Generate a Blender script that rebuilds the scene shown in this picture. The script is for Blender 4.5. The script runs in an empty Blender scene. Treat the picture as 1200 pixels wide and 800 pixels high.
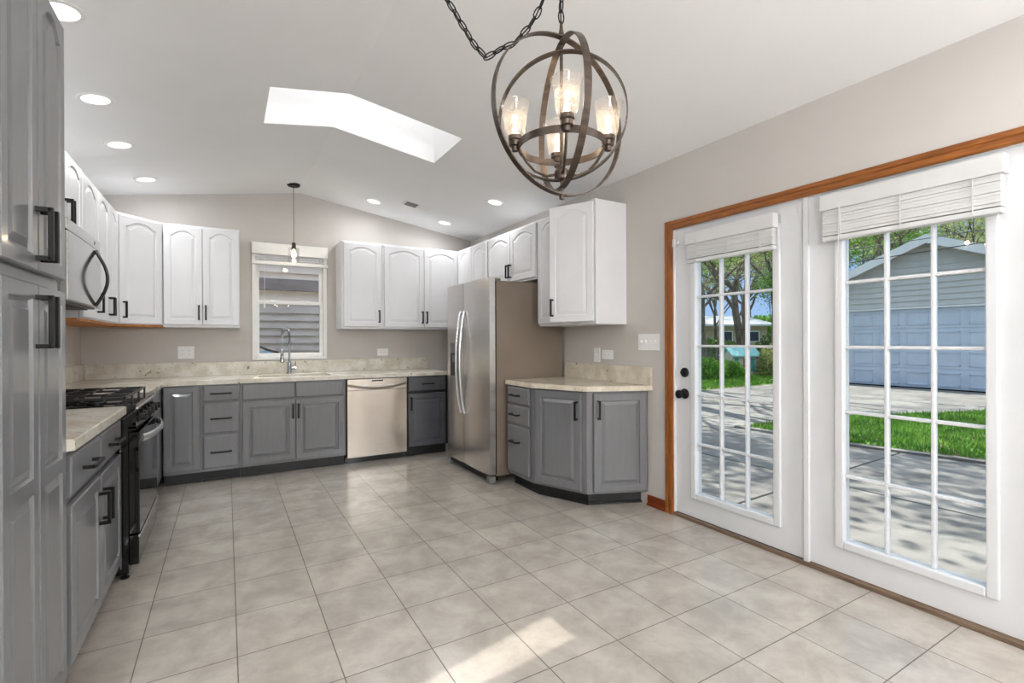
import bpy, bmesh, math, random
from mathutils import Vector, Matrix
from math import sin, cos, pi, radians
random.seed(7)
SC = bpy.context.scene
COL = SC.collection

# ------------------------------------------------------------------ camera
CAMH = 1.25
cam_d = bpy.data.cameras.new('camera'); cam = bpy.data.objects.new('camera', cam_d); COL.objects.link(cam)
yaw, pitch, roll = .5286, -.00162, -.0038
Fv = Vector((sin(yaw)*cos(pitch), cos(yaw)*cos(pitch), sin(pitch)))
Rv = Vector((cos(yaw), -sin(yaw), 0)); Uv = Rv.cross(Fv)
R2 = cos(roll)*Rv + sin(roll)*Uv; U2 = -sin(roll)*Rv + cos(roll)*Uv
mw = Matrix((R2, U2, -Fv)).transposed().to_4x4(); mw.translation = (0, 0, CAMH)
cam.matrix_world = mw
cam_d.sensor_width = 36; cam_d.lens = 572.86/1200*36; cam_d.clip_start = .02; cam_d.clip_end = 400
SC.camera = cam
# ------------------------------------------------------------------ exposure
SC.view_settings.view_transform = 'Standard'; SC.view_settings.look = 'None'
SC.view_settings.gamma = 1; SC.view_settings.use_curve_mapping = False
SC.view_settings.exposure = 0.06
CAN_W = 3.8
SUN_W = 8.0
SKY_W = 1.15
GLOBE_ES = 95.0
# ------------------------------------------------------------------ sky and sun
w = bpy.data.worlds.new('sky'); SC.world = w; w.use_nodes = True
nt = w.node_tree; nt.nodes.clear()
# clear blue low sky, upper sky out of view brightened to light the yard
stc = nt.nodes.new('ShaderNodeTexCoord'); sxyz = nt.nodes.new('ShaderNodeSeparateXYZ'); srp = nt.nodes.new('ShaderNodeValToRGB')
nt.links.new(stc.outputs['Generated'], sxyz.inputs[0]); nt.links.new(sxyz.outputs['Z'], srp.inputs[0])
e_ = srp.color_ramp.elements; e_[0].position = 0; e_[0].color = (.34, .52, .80, 1); e_[1].position = 1; e_[1].color = (.80, .95, 1.2, 1)
for p_, c_ in ((.30, (.22, .42, .80, 1)), (.50, (.85, 1.0, 1.22, 1))): q_ = e_.new(p_); q_.color = c_
bg = nt.nodes.new('ShaderNodeBackground'); bg.inputs[1].default_value = SKY_W
wo = nt.nodes.new('ShaderNodeOutputWorld'); nt.links.new(srp.outputs[0], bg.inputs[0]); nt.links.new(bg.outputs[0], wo.inputs[0])
sd = bpy.data.lights.new('sun', 'SUN'); sd.energy = SUN_W; sd.angle = radians(.55); sd.color = (1, .955, .88)
sun = bpy.data.objects.new('sun', sd); COL.objects.link(sun)
sun.rotation_euler = Vector((.076, .606, 1)).to_track_quat('Z', 'Y').to_euler(); sun.location = (3, 8, 14)

# ================================================================== materials
MATS = {}
def srgb(r, g, b):
    f = lambda c: (c/255/12.92) if c/255 <= .04045 else ((c/255+.055)/1.055)**2.4
    return (f(r), f(g), f(b), 1)
def mat(name, col, rough=.5, metal=0, spec=.5, coat=0, emis=None, es=0):
    m = bpy.data.materials.new(name); m.use_nodes = True; MATS[name] = m
    b = m.node_tree.nodes['Principled BSDF']
    b.inputs['Base Color'].default_value = col; b.inputs['Roughness'].default_value = rough
    b.inputs['Metallic'].default_value = metal; b.inputs['Specular IOR Level'].default_value = spec
    if coat: b.inputs['Coat Weight'].default_value = coat; b.inputs['Coat Roughness'].default_value = .1
    if emis: b.inputs['Emission Color'].default_value = emis; b.inputs['Emission Strength'].default_value = es
    return m
def N(m, t, **kw):
    n = m.node_tree.nodes.new(t)
    for k, v in kw.items(): setattr(n, k, v)
    return n
def L(m, a, b): m.node_tree.links.new(a, b)
def noise_mix(m, c1, c2, scale=5, detail=4, lo=.35, hi=.65, stretch=(1, 1, 1), coord='Object', rough=None):
    """base colour mottled between two own colours of the material"""
    tc = N(m, 'ShaderNodeTexCoord'); mp = N(m, 'ShaderNodeMapping'); mp.inputs['Scale'].default_value = stretch
    nz = N(m, 'ShaderNodeTexNoise'); nz.inputs['Scale'].default_value = scale; nz.inputs['Detail'].default_value = detail
    cr = N(m, 'ShaderNodeValToRGB'); cr.color_ramp.elements[0].position = lo; cr.color_ramp.elements[1].position = hi
    cr.color_ramp.elements[0].color = c1; cr.color_ramp.elements[1].color = c2
    L(m, tc.outputs[coord], mp.inputs[0]); L(m, mp.outputs[0], nz.inputs['Vector']); L(m, nz.outputs['Fac'], cr.inputs[0])
    b = m.node_tree.nodes['Principled BSDF']
    L(m, cr.outputs[0], b.inputs['Base Color'])
    return cr, mp, nz
def bump(m, src, s=.2, d=.002):
    bp = N(m, 'ShaderNodeBump'); bp.inputs['Strength'].default_value = s; bp.inputs['Distance'].default_value = d
    L(m, src, bp.inputs['Height']); L(m, bp.outputs[0], m.node_tree.nodes['Principled BSDF'].inputs['Normal'])

wallm = mat('wall_paint', srgb(196, 187, 180), .75)
c = noise_mix(wallm, srgb(198, 193, 188), srgb(202, 197, 192), 3)
ceilm = mat('ceiling_paint', srgb(232, 232, 232), .8)
noise_mix(ceilm, srgb(240, 240, 240), srgb(243, 243, 243), 2)
whitem = mat('white_cabinet_paint', srgb(236, 236, 236), .38); noise_mix(whitem, srgb(226, 226, 228), srgb(230, 230, 232), 4)
doorm = mat('white_door_paint', srgb(234, 235, 236), .35); noise_mix(doorm, srgb(220, 221, 223), srgb(224, 225, 227), 4)
greym = mat('grey_cabinet_paint', srgb(122, 123, 125), .3, coat=.5)
cr, mp, nz = noise_mix(greym, srgb(112, 113, 116), srgb(116, 117, 120), 6, 5, stretch=(6, 6, 1)); bump(greym, nz.outputs['Fac'], .012, .0005)
darkgreym = mat('darker_cabinet_grey', srgb(88, 90, 94), .3); noise_mix(darkgreym, srgb(84, 86, 90), srgb(92, 94, 98), 6)  # darker grey than the other base cabinets, for one narrow cabinet
kickm = mat('toe_kick_black', srgb(44, 45, 46), .45); noise_mix(kickm, srgb(24, 25, 26), srgb(32, 33, 34), 8)
blackm = mat('black_metal', srgb(18, 17, 17), .45, .1, .3); noise_mix(blackm, srgb(15, 15, 14), srgb(20, 19, 18), 20)
bkenam = mat('black_enamel', srgb(12, 12, 12), .16); noise_mix(bkenam, srgb(11, 11, 11), srgb(15, 15, 15), 9)
bkglass = mat('black_glass', srgb(8, 8, 9), .04, 0, .6); noise_mix(bkglass, srgb(7, 7, 8), srgb(10, 10, 11), 9)
bronzem = mat('bronze_metal', srgb(92, 76, 64), .38, .75)
cr, mp, nz = noise_mix(bronzem, srgb(70, 60, 53), srgb(92, 81, 73), 12, 6, stretch=(1, 1, 6))
steelm = mat('stainless_steel', srgb(196, 192, 187), .27, 1)
cr, mp, nz = noise_mix(steelm, srgb(204, 201, 197), srgb(216, 213, 210), 14, 3, stretch=(1, 1, 60)); bump(steelm, nz.outputs['Fac'], .04, .0006)
b_ = steelm.node_tree.nodes['Principled BSDF']; b_.inputs['Anisotropic'].default_value = .5
dwm = mat('brushed_steel', srgb(205, 198, 188), .26, 1)
cr, mp, nz = noise_mix(dwm, srgb(198, 191, 181), srgb(212, 205, 196), 14, 3, stretch=(1, 1, 60))
mwm = mat('satin_steel', srgb(150, 149, 146), .1, .9); noise_mix(mwm, srgb(152, 151, 148), srgb(160, 159, 156), 14, 3, stretch=(1, 60, 1))
casem = mat('taupe_case_enamel', srgb(138, 124, 110), .3, .35); noise_mix(casem, srgb(140, 127, 114), srgb(144, 131, 118), 4, 2)
chrome = mat('chrome', srgb(180, 184, 190), .12, 1); noise_mix(chrome, srgb(170, 174, 180), srgb(190, 194, 200), 10)
handm = mat('satin_handle', srgb(225, 228, 232), .25, .8); noise_mix(handm, srgb(220, 223, 228), srgb(230, 233, 237), 10)
plasticw = mat('white_plastic', srgb(238, 238, 236), .4); noise_mix(plasticw, srgb(236, 236, 234), srgb(240, 240, 238), 10)
greyplas = mat('grey_plastic', srgb(120, 120, 118), .5); noise_mix(greyplas, srgb(112, 112, 110), srgb(128, 128, 126), 10)
gratem = mat('cast_grate', srgb(44, 44, 45), .28, .2); noise_mix(gratem, srgb(40, 40, 41), srgb(50, 50, 51), 20)
mwdark = mat('dark_steel', srgb(92, 90, 88), .25, .9); noise_mix(mwdark, srgb(88, 86, 84), srgb(98, 96, 94), 20)
blindm = mat('blind_white', srgb(214, 214, 213), .5); noise_mix(blindm, srgb(212, 212, 211), srgb(216, 216, 215), 8)
# wood
def woodmat(name, a, b, st, rough=.35):
    m = mat(name, a, rough); cr, mp, nz = noise_mix(m, a, b, 9, 7, .3, .7, stretch=st)
    nz.inputs['Distortion'].default_value = 1.2
    return m
woodv = woodmat('oak_trim_upright', srgb(112, 62, 20), srgb(168, 100, 38), (9, 9, .7))
woodh = woodmat('oak_trim_lengthwise', srgb(112, 62, 20), srgb(168, 100, 38), (9, .7, 9))
woodb = woodmat('red_brown_base', srgb(92, 34, 10), srgb(150, 68, 24), (9, .7, 9))
woodu = woodmat('plywood_underside', srgb(170, 100, 40), srgb(205, 140, 75), (2, .6, 2), .6)
sillm = woodmat('threshold_wood', srgb(92, 74, 58), srgb(128, 106, 86), (9, .7, 9), .5)
# granite
granm = mat('speckled_granite', srgb(222, 217, 205), .16)
def granite(m, base1, base2):
    cr, mp, nz = noise_mix(m, base1, base2, 9, 6, .35, .65)
    n2 = N(m, 'ShaderNodeTexNoise'); n2.inputs['Scale'].default_value = 70; n2.inputs['Detail'].default_value = 3
    r2 = N(m, 'ShaderNodeValToRGB'); r2.color_ramp.elements[0].position = .62; r2.color_ramp.elements[1].position = .72
    r2.color_ramp.elements[0].color = (0, 0, 0, 1); r2.color_ramp.elements[1].color = (.75, .75, .75, 1)
    n3 = N(m, 'ShaderNodeTexNoise'); n3.inputs['Scale'].default_value = 22; n3.inputs['Detail'].default_value = 4
    r3 = N(m, 'ShaderNodeValToRGB'); r3.color_ramp.elements[0].position = .66; r3.color_ramp.elements[1].position = .72
    r3.color_ramp.elements[0].color = (0, 0, 0, 1); r3.color_ramp.elements[1].color = (.8, .8, .8, 1)
    mx = N(m, 'ShaderNodeMixRGB'); mx.inputs[2].default_value = srgb(158, 146, 124)
    my = N(m, 'ShaderNodeMixRGB'); my.inputs[2].default_value = srgb(92, 84, 78)
    for n in (n2, n3): L(m, mp.outputs[0], n.inputs['Vector'])
    L(m, n2.outputs['Fac'], r2.inputs[0]); L(m, n3.outputs['Fac'], r3.inputs[0])
    L(m, r2.outputs[0], mx.inputs[0]); L(m, cr.outputs[0], mx.inputs[1]); L(m, r3.outputs[0], my.inputs[0]); L(m, mx.outputs[0], my.inputs[1])
    L(m, my.outputs[0], m.node_tree.nodes['Principled BSDF'].inputs['Base Color'])
granite(granm, srgb(206, 199, 182), srgb(230, 226, 216))
gran2 = mat('beige_granite', srgb(215, 205, 188), .16); granite(gran2, srgb(204, 194, 174), srgb(226, 218, 202))
# floor tile
TS = .3425
tile = mat('floor_tile', srgb(190, 182, 172), .2)
cr, mp, nz = noise_mix(tile, srgb(166, 159, 150), srgb(187, 180, 171), 4.5, 12, .38, .62, stretch=(1, 1, 1))
nz.inputs['Distortion'].default_value = .3; nz.inputs['Roughness'].default_value = .68
mpt = N(tile, 'ShaderNodeMapping'); mpt.inputs['Location'].default_value = (-.0324, -.1696, 0)
tct = N(tile, 'ShaderNodeTexCoord'); L(tile, tct.outputs['Object'], mpt.inputs[0])
br = N(tile, 'ShaderNodeTexBrick'); br.offset = 0; br.squash = 1
br.inputs['Scale'].default_value = 1; br.inputs['Brick Width'].default_value = TS; br.inputs['Row Height'].default_value = TS
br.inputs['Mortar Size'].default_value = .0022; br.inputs['Mortar Smooth'].default_value = .1; br.inputs['Bias'].default_value = 0
br.inputs['Color1'].default_value = (.93, .93, .93, 1); br.inputs['Color2'].default_value = (1.04, 1.03, 1.02, 1); br.inputs['Mortar'].default_value = (.27, .25, .24, 1)
L(tile, mpt.outputs[0], br.inputs['Vector'])
mm = N(tile, 'ShaderNodeMixRGB', blend_type='MULTIPLY'); mm.inputs[0].default_value = 1
L(tile, cr.outputs[0], mm.inputs[1]); L(tile, br.outputs['Color'], mm.inputs[2])
bt = tile.node_tree.nodes['Principled BSDF']; L(tile, mm.outputs[0], bt.inputs['Base Color'])
ma = N(tile, 'ShaderNodeMath', operation='MULTIPLY_ADD'); ma.inputs[1].default_value = .5; ma.inputs[2].default_value = .22
L(tile, br.outputs['Fac'], ma.inputs[0]); L(tile, ma.outputs[0], bt.inputs['Roughness'])
inv = N(tile, 'ShaderNodeMath', operation='SUBTRACT'); inv.inputs[0].default_value = 1; L(tile, br.outputs['Fac'], inv.inputs[1]); bump(tile, inv.outputs[0], .5, .0015)
# glass: see-through pane with its Fresnel reflection
def glassmat(name, tint=(1, 1, 1, 1), rough=0.0, cloud=None):
    m = bpy.data.materials.new(name); m.use_nodes = True; MATS[name] = m; t = m.node_tree; t.nodes.clear()
    o = t.nodes.new('ShaderNodeOutputMaterial'); tr = t.nodes.new('ShaderNodeBsdfTransparent'); tr.inputs[0].default_value = tint
    gl = t.nodes.new('ShaderNodeBsdfGlossy'); gl.inputs['Roughness'].default_value = rough
    fr = t.nodes.new('ShaderNodeFresnel'); fr.inputs[0].default_value = 1.45
    ge = t.nodes.new('ShaderNodeNewGeometry'); io = t.nodes.new('ShaderNodeMath'); io.operation = 'MULTIPLY_ADD'; io.inputs[1].default_value = 1/1.45-1.45; io.inputs[2].default_value = 1.45
    t.links.new(ge.outputs['Backfacing'], io.inputs[0]); t.links.new(io.outputs[0], fr.inputs[0])
    mx = t.nodes.new('ShaderNodeMixShader'); t.links.new(fr.outputs[0], mx.inputs[0]); t.links.new(tr.outputs[0], mx.inputs[1]); t.links.new(gl.outputs[0], mx.inputs[2])
    last = mx
    if cloud:
        nz = t.nodes.new('ShaderNodeTexVoronoi'); nz.feature = 'DISTANCE_TO_EDGE'; nz.inputs['Scale'].default_value = 110
        rp = t.nodes.new('ShaderNodeValToRGB'); rp.color_ramp.elements[0].color = (.16, .16, .16, 1); rp.color_ramp.elements[1].color = (cloud, cloud, cloud, 1); rp.color_ramp.elements[1].position = .10
        tc = t.nodes.new('ShaderNodeTexCoord'); t.links.new(tc.outputs['Object'], nz.inputs['Vector'])
        t.links.new(nz.outputs['Distance'], rp.inputs[0])
        df = t.nodes.new('ShaderNodeBsdfTranslucent'); df.inputs[0].default_value = (.95, .9, .86, 1)
        m2 = t.nodes.new('ShaderNodeMixShader'); t.links.new(rp.outputs[0], m2.inputs[0]); t.links.new(mx.outputs[0], m2.inputs[1]); t.links.new(df.outputs[0], m2.inputs[2]); last = m2
    t.links.new(last.outputs[0], o.inputs[0]); return m
glass = glassmat('window_glass', (.97, .985, .98, 1))
seedg = glassmat('seeded_glass', (.97, .96, .95, 1), .05, .02)
dome = glassmat('milky_skylight_dome', (.97, .98, .98, 1), .05, .7)
clearg = glassmat('clear_shade_glass', (.96, .96, .96, 1), .02)
canlens = mat('can_lamp_lens', (1, 1, 1, 1), .4, emis=(1, .98, .95, 1), es=6); noise_mix(canlens, (.98, .98, .98, 1), (1, 1, 1, 1), 4)
bulbm = mat('lit_bulb', (1, .9, .7, 1), .2, emis=(1, .80, .52, 1), es=5); noise_mix(bulbm, (1, .88, .7, 1), (1, .92, .75, 1), 4)
filam = mat('lit_filament', (1, .9, .7, 1), .2, emis=(1, .84, .6, 1), es=30); noise_mix(filam, (1, .88, .7, 1), (1, .92, .75, 1), 4)
# outdoors
conc = mat('driveway_concrete', srgb(188, 184, 178), .85)
cr, mp, nz = noise_mix(conc, srgb(104, 101, 97), srgb(146, 143, 138), 1.3, 10, .3, .62); nz.inputs['Roughness'].default_value = .7
bump(conc, nz.outputs['Fac'], .5, .02)
soil = mat('lawn_soil', srgb(92, 106, 52), .95); noise_mix(soil, srgb(96, 84, 62), srgb(88, 124, 48), 2.2, 8, .42, .6)
grassm = mat('grass_blades', srgb(104, 158, 46), .7); noise_mix(grassm, srgb(84, 140, 36), srgb(138, 186, 66), 2.5, 5)
siding_g = mat('pale_vinyl_siding', srgb(204, 200, 194), .6)
def siding(m, c1, c2, pitch):
    cr, mp, nz = noise_mix(m, c1, c2, 3, 3); return m
siding(siding_g, srgb(206, 205, 204), srgb(212, 211, 210), .1)
gdoor = mat('bluish_white_door', srgb(204, 214, 228), .5); noise_mix(gdoor, srgb(200, 210, 224), srgb(208, 218, 232), 3)
siding_n = mat('taupe_siding', srgb(150, 142, 140), .7); noise_mix(siding_n, srgb(182, 170, 164), srgb(194, 182, 175), 4)
siding_p = mat('pink_beige_siding', srgb(205, 188, 176), .7); noise_mix(siding_p, srgb(236, 212, 196), srgb(242, 222, 208), 4)
darkfascia = mat('dark_fascia', srgb(78, 66, 70), .6); noise_mix(darkfascia, srgb(112, 98, 102), srgb(122, 108, 112), 4)
extwhite = mat('exterior_white', srgb(238, 240, 242), .55); noise_mix(extwhite, srgb(236, 238, 240), srgb(242, 244, 246), 3)
shingle = mat('grey_shingle', srgb(120, 118, 116), .9); noise_mix(shingle, srgb(104, 102, 100), srgb(136, 134, 132), 20)
bark = mat('bark', srgb(96, 84, 74), .9); noise_mix(bark, srgb(72, 62, 54), srgb(120, 106, 94), 8, 6, stretch=(1, 1, .3))
def leafmat(name, a, b):
    m = mat(name, a, .6); cr, mp, nz = noise_mix(m, a, b, 1.5, 4)
    t = m.node_tree; bs = t.nodes['Principled BSDF']; tl = t.nodes.new('ShaderNodeBsdfTranslucent'); mx = t.nodes.new('ShaderNodeMixShader'); mx.inputs[0].default_value = .4
    t.links.new(cr.outputs[0], tl.inputs[0]); t.links.new(bs.outputs[0], mx.inputs[1]); t.links.new(tl.outputs[0], mx.inputs[2])
    t.links.new(mx.outputs[0], t.nodes['Material Output'].inputs[0]); return m
leaf1 = leafmat('spring_leaves', srgb(140, 152, 84), srgb(190, 196, 130))
leaf2 = leafmat('green_leaves', srgb(70, 130, 34), srgb(140, 190, 60))
leaf3 = leafmat('dark_leaves', srgb(44, 74, 34), srgb(80, 110, 50))
tealm = mat('teal_panel', srgb(70, 170, 160), .5); noise_mix(tealm, srgb(60, 160, 150), srgb(80, 180, 170), 5)
tealroof = mat('pale_teal_roof', srgb(150, 215, 215), .5); noise_mix(tealroof, srgb(130, 205, 208), srgb(170, 222, 222), 5)
creamp = mat('cream_plastic', srgb(214, 206, 186), .6); noise_mix(creamp, srgb(206, 198, 178), srgb(220, 212, 194), 5)
pinkp = mat('pink_brown_panel', srgb(176, 120, 112), .6); noise_mix(pinkp, srgb(168, 112, 104), srgb(184, 130, 122), 5)
metroof = mat('pale_metal_roof', srgb(214, 216, 222), .5); noise_mix(metroof, srgb(206, 208, 214), srgb(222, 224, 228), 3)
tanwall = mat('tan_house_wall', srgb(176, 164, 136), .8); noise_mix(tanwall, srgb(168, 156, 128), srgb(184, 172, 144), 3)
wirem = mat('wire', srgb(40, 40, 42), .6); noise_mix(wirem, srgb(36, 36, 38), srgb(44, 44, 46), 3)
galv = mat('galvanised_wire', srgb(120, 124, 126), .5, .6); noise_mix(galv, srgb(112, 116, 118), srgb(128, 132, 134), 3)
bluep = mat('blue_cover', srgb(86, 140, 176), .5); noise_mix(bluep, srgb(70, 124, 160), srgb(110, 160, 190), 5)
mulch = mat('mulch', srgb(92, 74, 62), .95); noise_mix(mulch, srgb(70, 54, 44), srgb(120, 100, 86), 14)

# ================================================================== mesh helpers
class MB:
    def __init__(s): s.v = []; s.f = []
    def add(s, vs, fs, M=None):
        o = len(s.v)
        for p in vs:
            p = Vector(p); s.v.append(tuple(M @ p) if M else tuple(p))
        s.f += [tuple(i+o for i in f) for f in fs]; return s
    def box(s, x0, x1, y0, y1, z0, z1, M=None):
        vs = [(x, y, z) for z in (z0, z1) for y in (y0, y1) for x in (x0, x1)]
        return s.add(vs, [(0, 2, 3, 1), (4, 5, 7, 6), (0, 1, 5, 4), (2, 6, 7, 3), (0, 4, 6, 2), (1, 3, 7, 5)], M)
    def cbox(s, x0, x1, y0, y1, z0, z1, b, M=None):
        """box with chamfered edges"""
        b = min(b, (x1-x0)*.45, (y1-y0)*.45, (z1-z0)*.45)
        bm = bmesh.new(); bmesh.ops.create_cube(bm, size=1)
        for v in bm.verts: v.co = ((x0+x1)/2+v.co.x*(x1-x0), (y0+y1)/2+v.co.y*(y1-y0), (z0+z1)/2+v.co.z*(z1-z0))
        bmesh.ops.bevel(bm, geom=bm.edges[:], offset=b, segments=2, affect='EDGES', profile=.6)
        bm.verts.index_update()
        s.add([v.co[:] for v in bm.verts], [tuple(v.index for v in f.verts) for f in bm.faces], M); bm.free(); return s
    def prism(s, pts, z0, z1, M=None):
        n = len(pts)
        vs = [(p[0], p[1], z0) for p in pts]+[(p[0], p[1], z1) for p in pts]
        return s.add(vs, [tuple(range(n-1, -1, -1)), tuple(range(n, 2*n))]+[(i, (i+1) % n, n+(i+1) % n, n+i) for i in range(n)], M)
    def lathe(s, prof, seg=24, M=None, cap=True):
        vs = []; fs = []
        for r, z in prof:
            for k in range(seg): a = 2*pi*k/seg; vs.append((r*cos(a), r*sin(a), z))
        for i in range(len(prof)-1):
            for k in range(seg):
                a = i*seg+k; b = i*seg+(k+1) % seg; fs.append((a, b, b+seg, a+seg))
        if cap:
            if prof[0][0] > 1e-5: fs.append(tuple(range(seg-1, -1, -1)))
            if prof[-1][0] > 1e-5: fs.append(tuple((len(prof)-1)*seg+k for k in range(seg)))
        return s.add(vs, fs, M)
    def tube(s, path, r, seg=8, closed=False, M=None, flat=None):
        pts = [Vector(p) for p in path]; n = len(pts); vs = []; fs = []
        up = None
        for i, p in enumerate(pts):
            if closed: t = pts[(i+1) % n]-pts[i-1]
            else: t = pts[min(i+1, n-1)]-pts[max(i-1, 0)]
            t.normalize()
            if up is None:
                up = Vector((0, 0, 1)) if abs(t.z) < .9 else Vector((1, 0, 0))
            a = t.cross(up)
            if a.length < 1e-4: up = Vector((1, .3, 0)); a = t.cross(up)
            a.normalize(); b = a.cross(t); b.normalize(); up = b
            rr = r[i] if isinstance(r, (list, tuple)) else r
            for k in range(seg):
                q = 2*pi*k/seg; ra, rb = (rr, rr) if flat is None else flat
                vs.append(p+a*cos(q)*ra+b*sin(q)*rb)
        m = n if closed else n-1
        for i in range(m):
            j = (i+1) % n
            for k in range(seg):
                k2 = (k+1) % seg; fs.append((i*seg+k, i*seg+k2, j*seg+k2, j*seg+k))
        if not closed: fs.append(tuple(range(seg-1, -1, -1))); fs.append(tuple((n-1)*seg+k for k in range(seg)))
        return s.add(vs, fs, M)
    def build(s, name, m, parent=None, loc=(0, 0, 0), rot=(0, 0, 0), smooth=False):
        me = bpy.data.meshes.new(name); me.from_pydata(s.v, [], s.f); me.materials.append(m)
        bm = bmesh.new(); bm.from_mesh(me); bmesh.ops.recalc_face_normals(bm, faces=bm.faces); bm.to_mesh(me); bm.free()
        if smooth:
            for p in me.polygons: p.use_smooth = True
            try: me.set_sharp_from_angle(angle=radians(38))
            except Exception: pass
        o = bpy.data.objects.new(name, me); COL.objects.link(o); o.parent = parent; o.location = loc; o.rotation_euler = rot
        return o
def tag(o, label, cat, group=None, kind=None):
    o['label'] = label; o['category'] = cat
    if group: o['group'] = group
    if kind: o['kind'] = kind
    return o
def thing(name, label, cat, loc=(0, 0, 0), rz=0, group=None):
    o = bpy.data.objects.new(name, None); COL.objects.link(o); o.location = loc; o.rotation_euler = (0, 0, rz); o.empty_display_size = .1
    return tag(o, label, cat, group)
def struct(o): o['kind'] = 'structure'; return o
def copy_tree(o, parent=None):
    c = o.copy(); COL.objects.link(c); c.parent = parent
    for ch in [x for x in o.children]: copy_tree(ch, c)
    return c
def bar(x0, x1, y0, y1, z0, z1): return MB().box(x0, x1, y0, y1, z0, z1)

# ================================================================== room shell
XL, XR, YB, YF = -1.14, 2.77, 5.80, -2.6
RX, RZ = .705, 2.876
SL, SR = .16, .157
def cz(x): return RZ-(SL*(RX-x) if x < RX else SR*(x-RX))
WT = .16
EX, EY0 = XR+WT, YF-WT
struct(MB().box(XL-WT, EX, YF-WT, YB+WT, -.14, 0).build('floor', tile))
# left wall, front wall (behind the viewer), back wall with window opening, right wall with door opening
struct(MB().box(XL-WT, XL, YF, YB, 0, cz(XL)+.02).build('wall_left', wallm))
def gable(y0, y1, hole=None):
    mb = MB()
    def col(x0, x1, z0=0):
        mb.add([(x0, y0, z0), (x1, y0, z0), (x1, y0, cz(x1)+.02), (x0, y0, cz(x0)+.02), (x0, y1, z0), (x1, y1, z0), (x1, y1, cz(x1)+.02), (x0, y1, cz(x0)+.02)],
               [(0, 1, 2, 3), (7, 6, 5, 4), (0, 4, 5, 1), (1, 5, 6, 2), (2, 6, 7, 3), (3, 7, 4, 0)])
    if hole:
        a, b, c_, d = hole
        col(XL-WT, a); mb.box(a, b, y0, y1, 0, c_); col(a, RX, d); col(RX, b, d); col(b, XR+WT)
    else: col(XL-WT, RX); col(RX, XR+WT)
    return mb
WX0, WX1, WZ0, WZ1 = .232, .975, 1.055, 2.29
struct(gable(YB, YB+WT, (WX0, WX1, WZ0, WZ1)).build('wall_back', wallm))
struct(gable(YF-WT, YF).build('wall_front', wallm))
DY0, DY1, DZ = .515, 2.455, 2.045
hr = cz(XR)+.02
mb = MB(); mb.box(XR, EX, DY1, YB, 0, hr); mb.box(XR, EX, YF, DY0, 0, hr); mb.box(XR, EX, DY0, DY1, DZ, hr)
struct(mb.build('wall_right', wallm))

# ceiling with skylight opening and can holes
SKX0, SKX1, SKY0, SKY1 = .235, 1.515, 3.312, 3.885
CANS = [(-.61, 2.78), (-.65, 3.665), (-.654, 4.427), (-.60, 5.285), (1.388, 5.344), (2.307, 4.276), (2.219, 5.359),
        (-.62, .9), (-.62, -.6), (2.2, .2), (2.2, -1.0), (.7, -1.9), (-.62, -1.9), (2.2, -2.0)]  # this row: unseen fill lights added to brighten the room
CR = .072
bm = bmesh.new()
def fill_half(x0, x1, cans):
    loops = []
    if x0 < RX-.01: loops.append([(XL, YF), (RX, YF), (RX, SKY0), (SKX0, SKY0), (SKX0, SKY1), (RX, SKY1), (RX, YB), (XL, YB)])
    else: loops.append([(RX, YF), (XR, YF), (XR, YB), (RX, YB), (RX, SKY1), (SKX1, SKY1), (SKX1, SKY0), (RX, SKY0)])
    for c_ in cans: loops.append([(c_[0]+CR*cos(2*pi*k/28), c_[1]+CR*sin(2*pi*k/28)) for k in range(28)])
    es = []
    for lp in loops:
        vs = [bm.verts.new((p[0], p[1], cz(p[0]))) for p in lp]
        es += [bm.edges.new((vs[i], vs[(i+1) % len(vs)])) for i in range(len(vs))]
    bmesh.ops.triangle_fill(bm, edges=es, use_beauty=True, use_dissolve=False, normal=(0, 0, -1))
fill_half(XL, RX, [c_ for c_ in CANS if c_[0] < RX-.1 ]); fill_half(RX, XR, [c_ for c_ in CANS if c_[0] > RX+.1])
me = bpy.data.meshes.new('ceiling'); bm.to_mesh(me); bm.free(); me.materials.append(ceilm)
co = bpy.data.objects.new('ceiling', me); COL.objects.link(co); struct(co)
CANS = [c_ for c_ in CANS if abs(c_[0]-RX) > .1]

# roof with overhang, opening over the skylight shaft
def rz_(x): return 3.60-.33*abs(x-RX)
mb = MB(); OX0, OX1, OY0, OY1 = XL-.6, EX+.42, YF-.5, YB+.5
def roof_piece(x0, x1, y0, y1):
    t = .06
    mb.add([(x0, y0, rz_(x0)-t), (x1, y0, rz_(x1)-t), (x1, y1, rz_(x1)-t), (x0, y1, rz_(x0)-t), (x0, y0, rz_(x0)), (x1, y0, rz_(x1)), (x1, y1, rz_(x1)), (x0, y1, rz_(x0))],
           [(0, 1, 2, 3), (4, 7, 6, 5), (0, 4, 5, 1), (1, 5, 6, 2), (2, 6, 7, 3), (3, 7, 4, 0)])
for a, b in ((OX0, RX), (RX, OX1)):
    roof_piece(a, b, OY0, SKY0-.02); roof_piece(a, b, SKY1+.02, OY1)
roof_piece(OX0, SKX0-.02, SKY0-.02, SKY1+.02); roof_piece(SKX1+.02, OX1, SKY0-.02, SKY1+.02)
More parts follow.
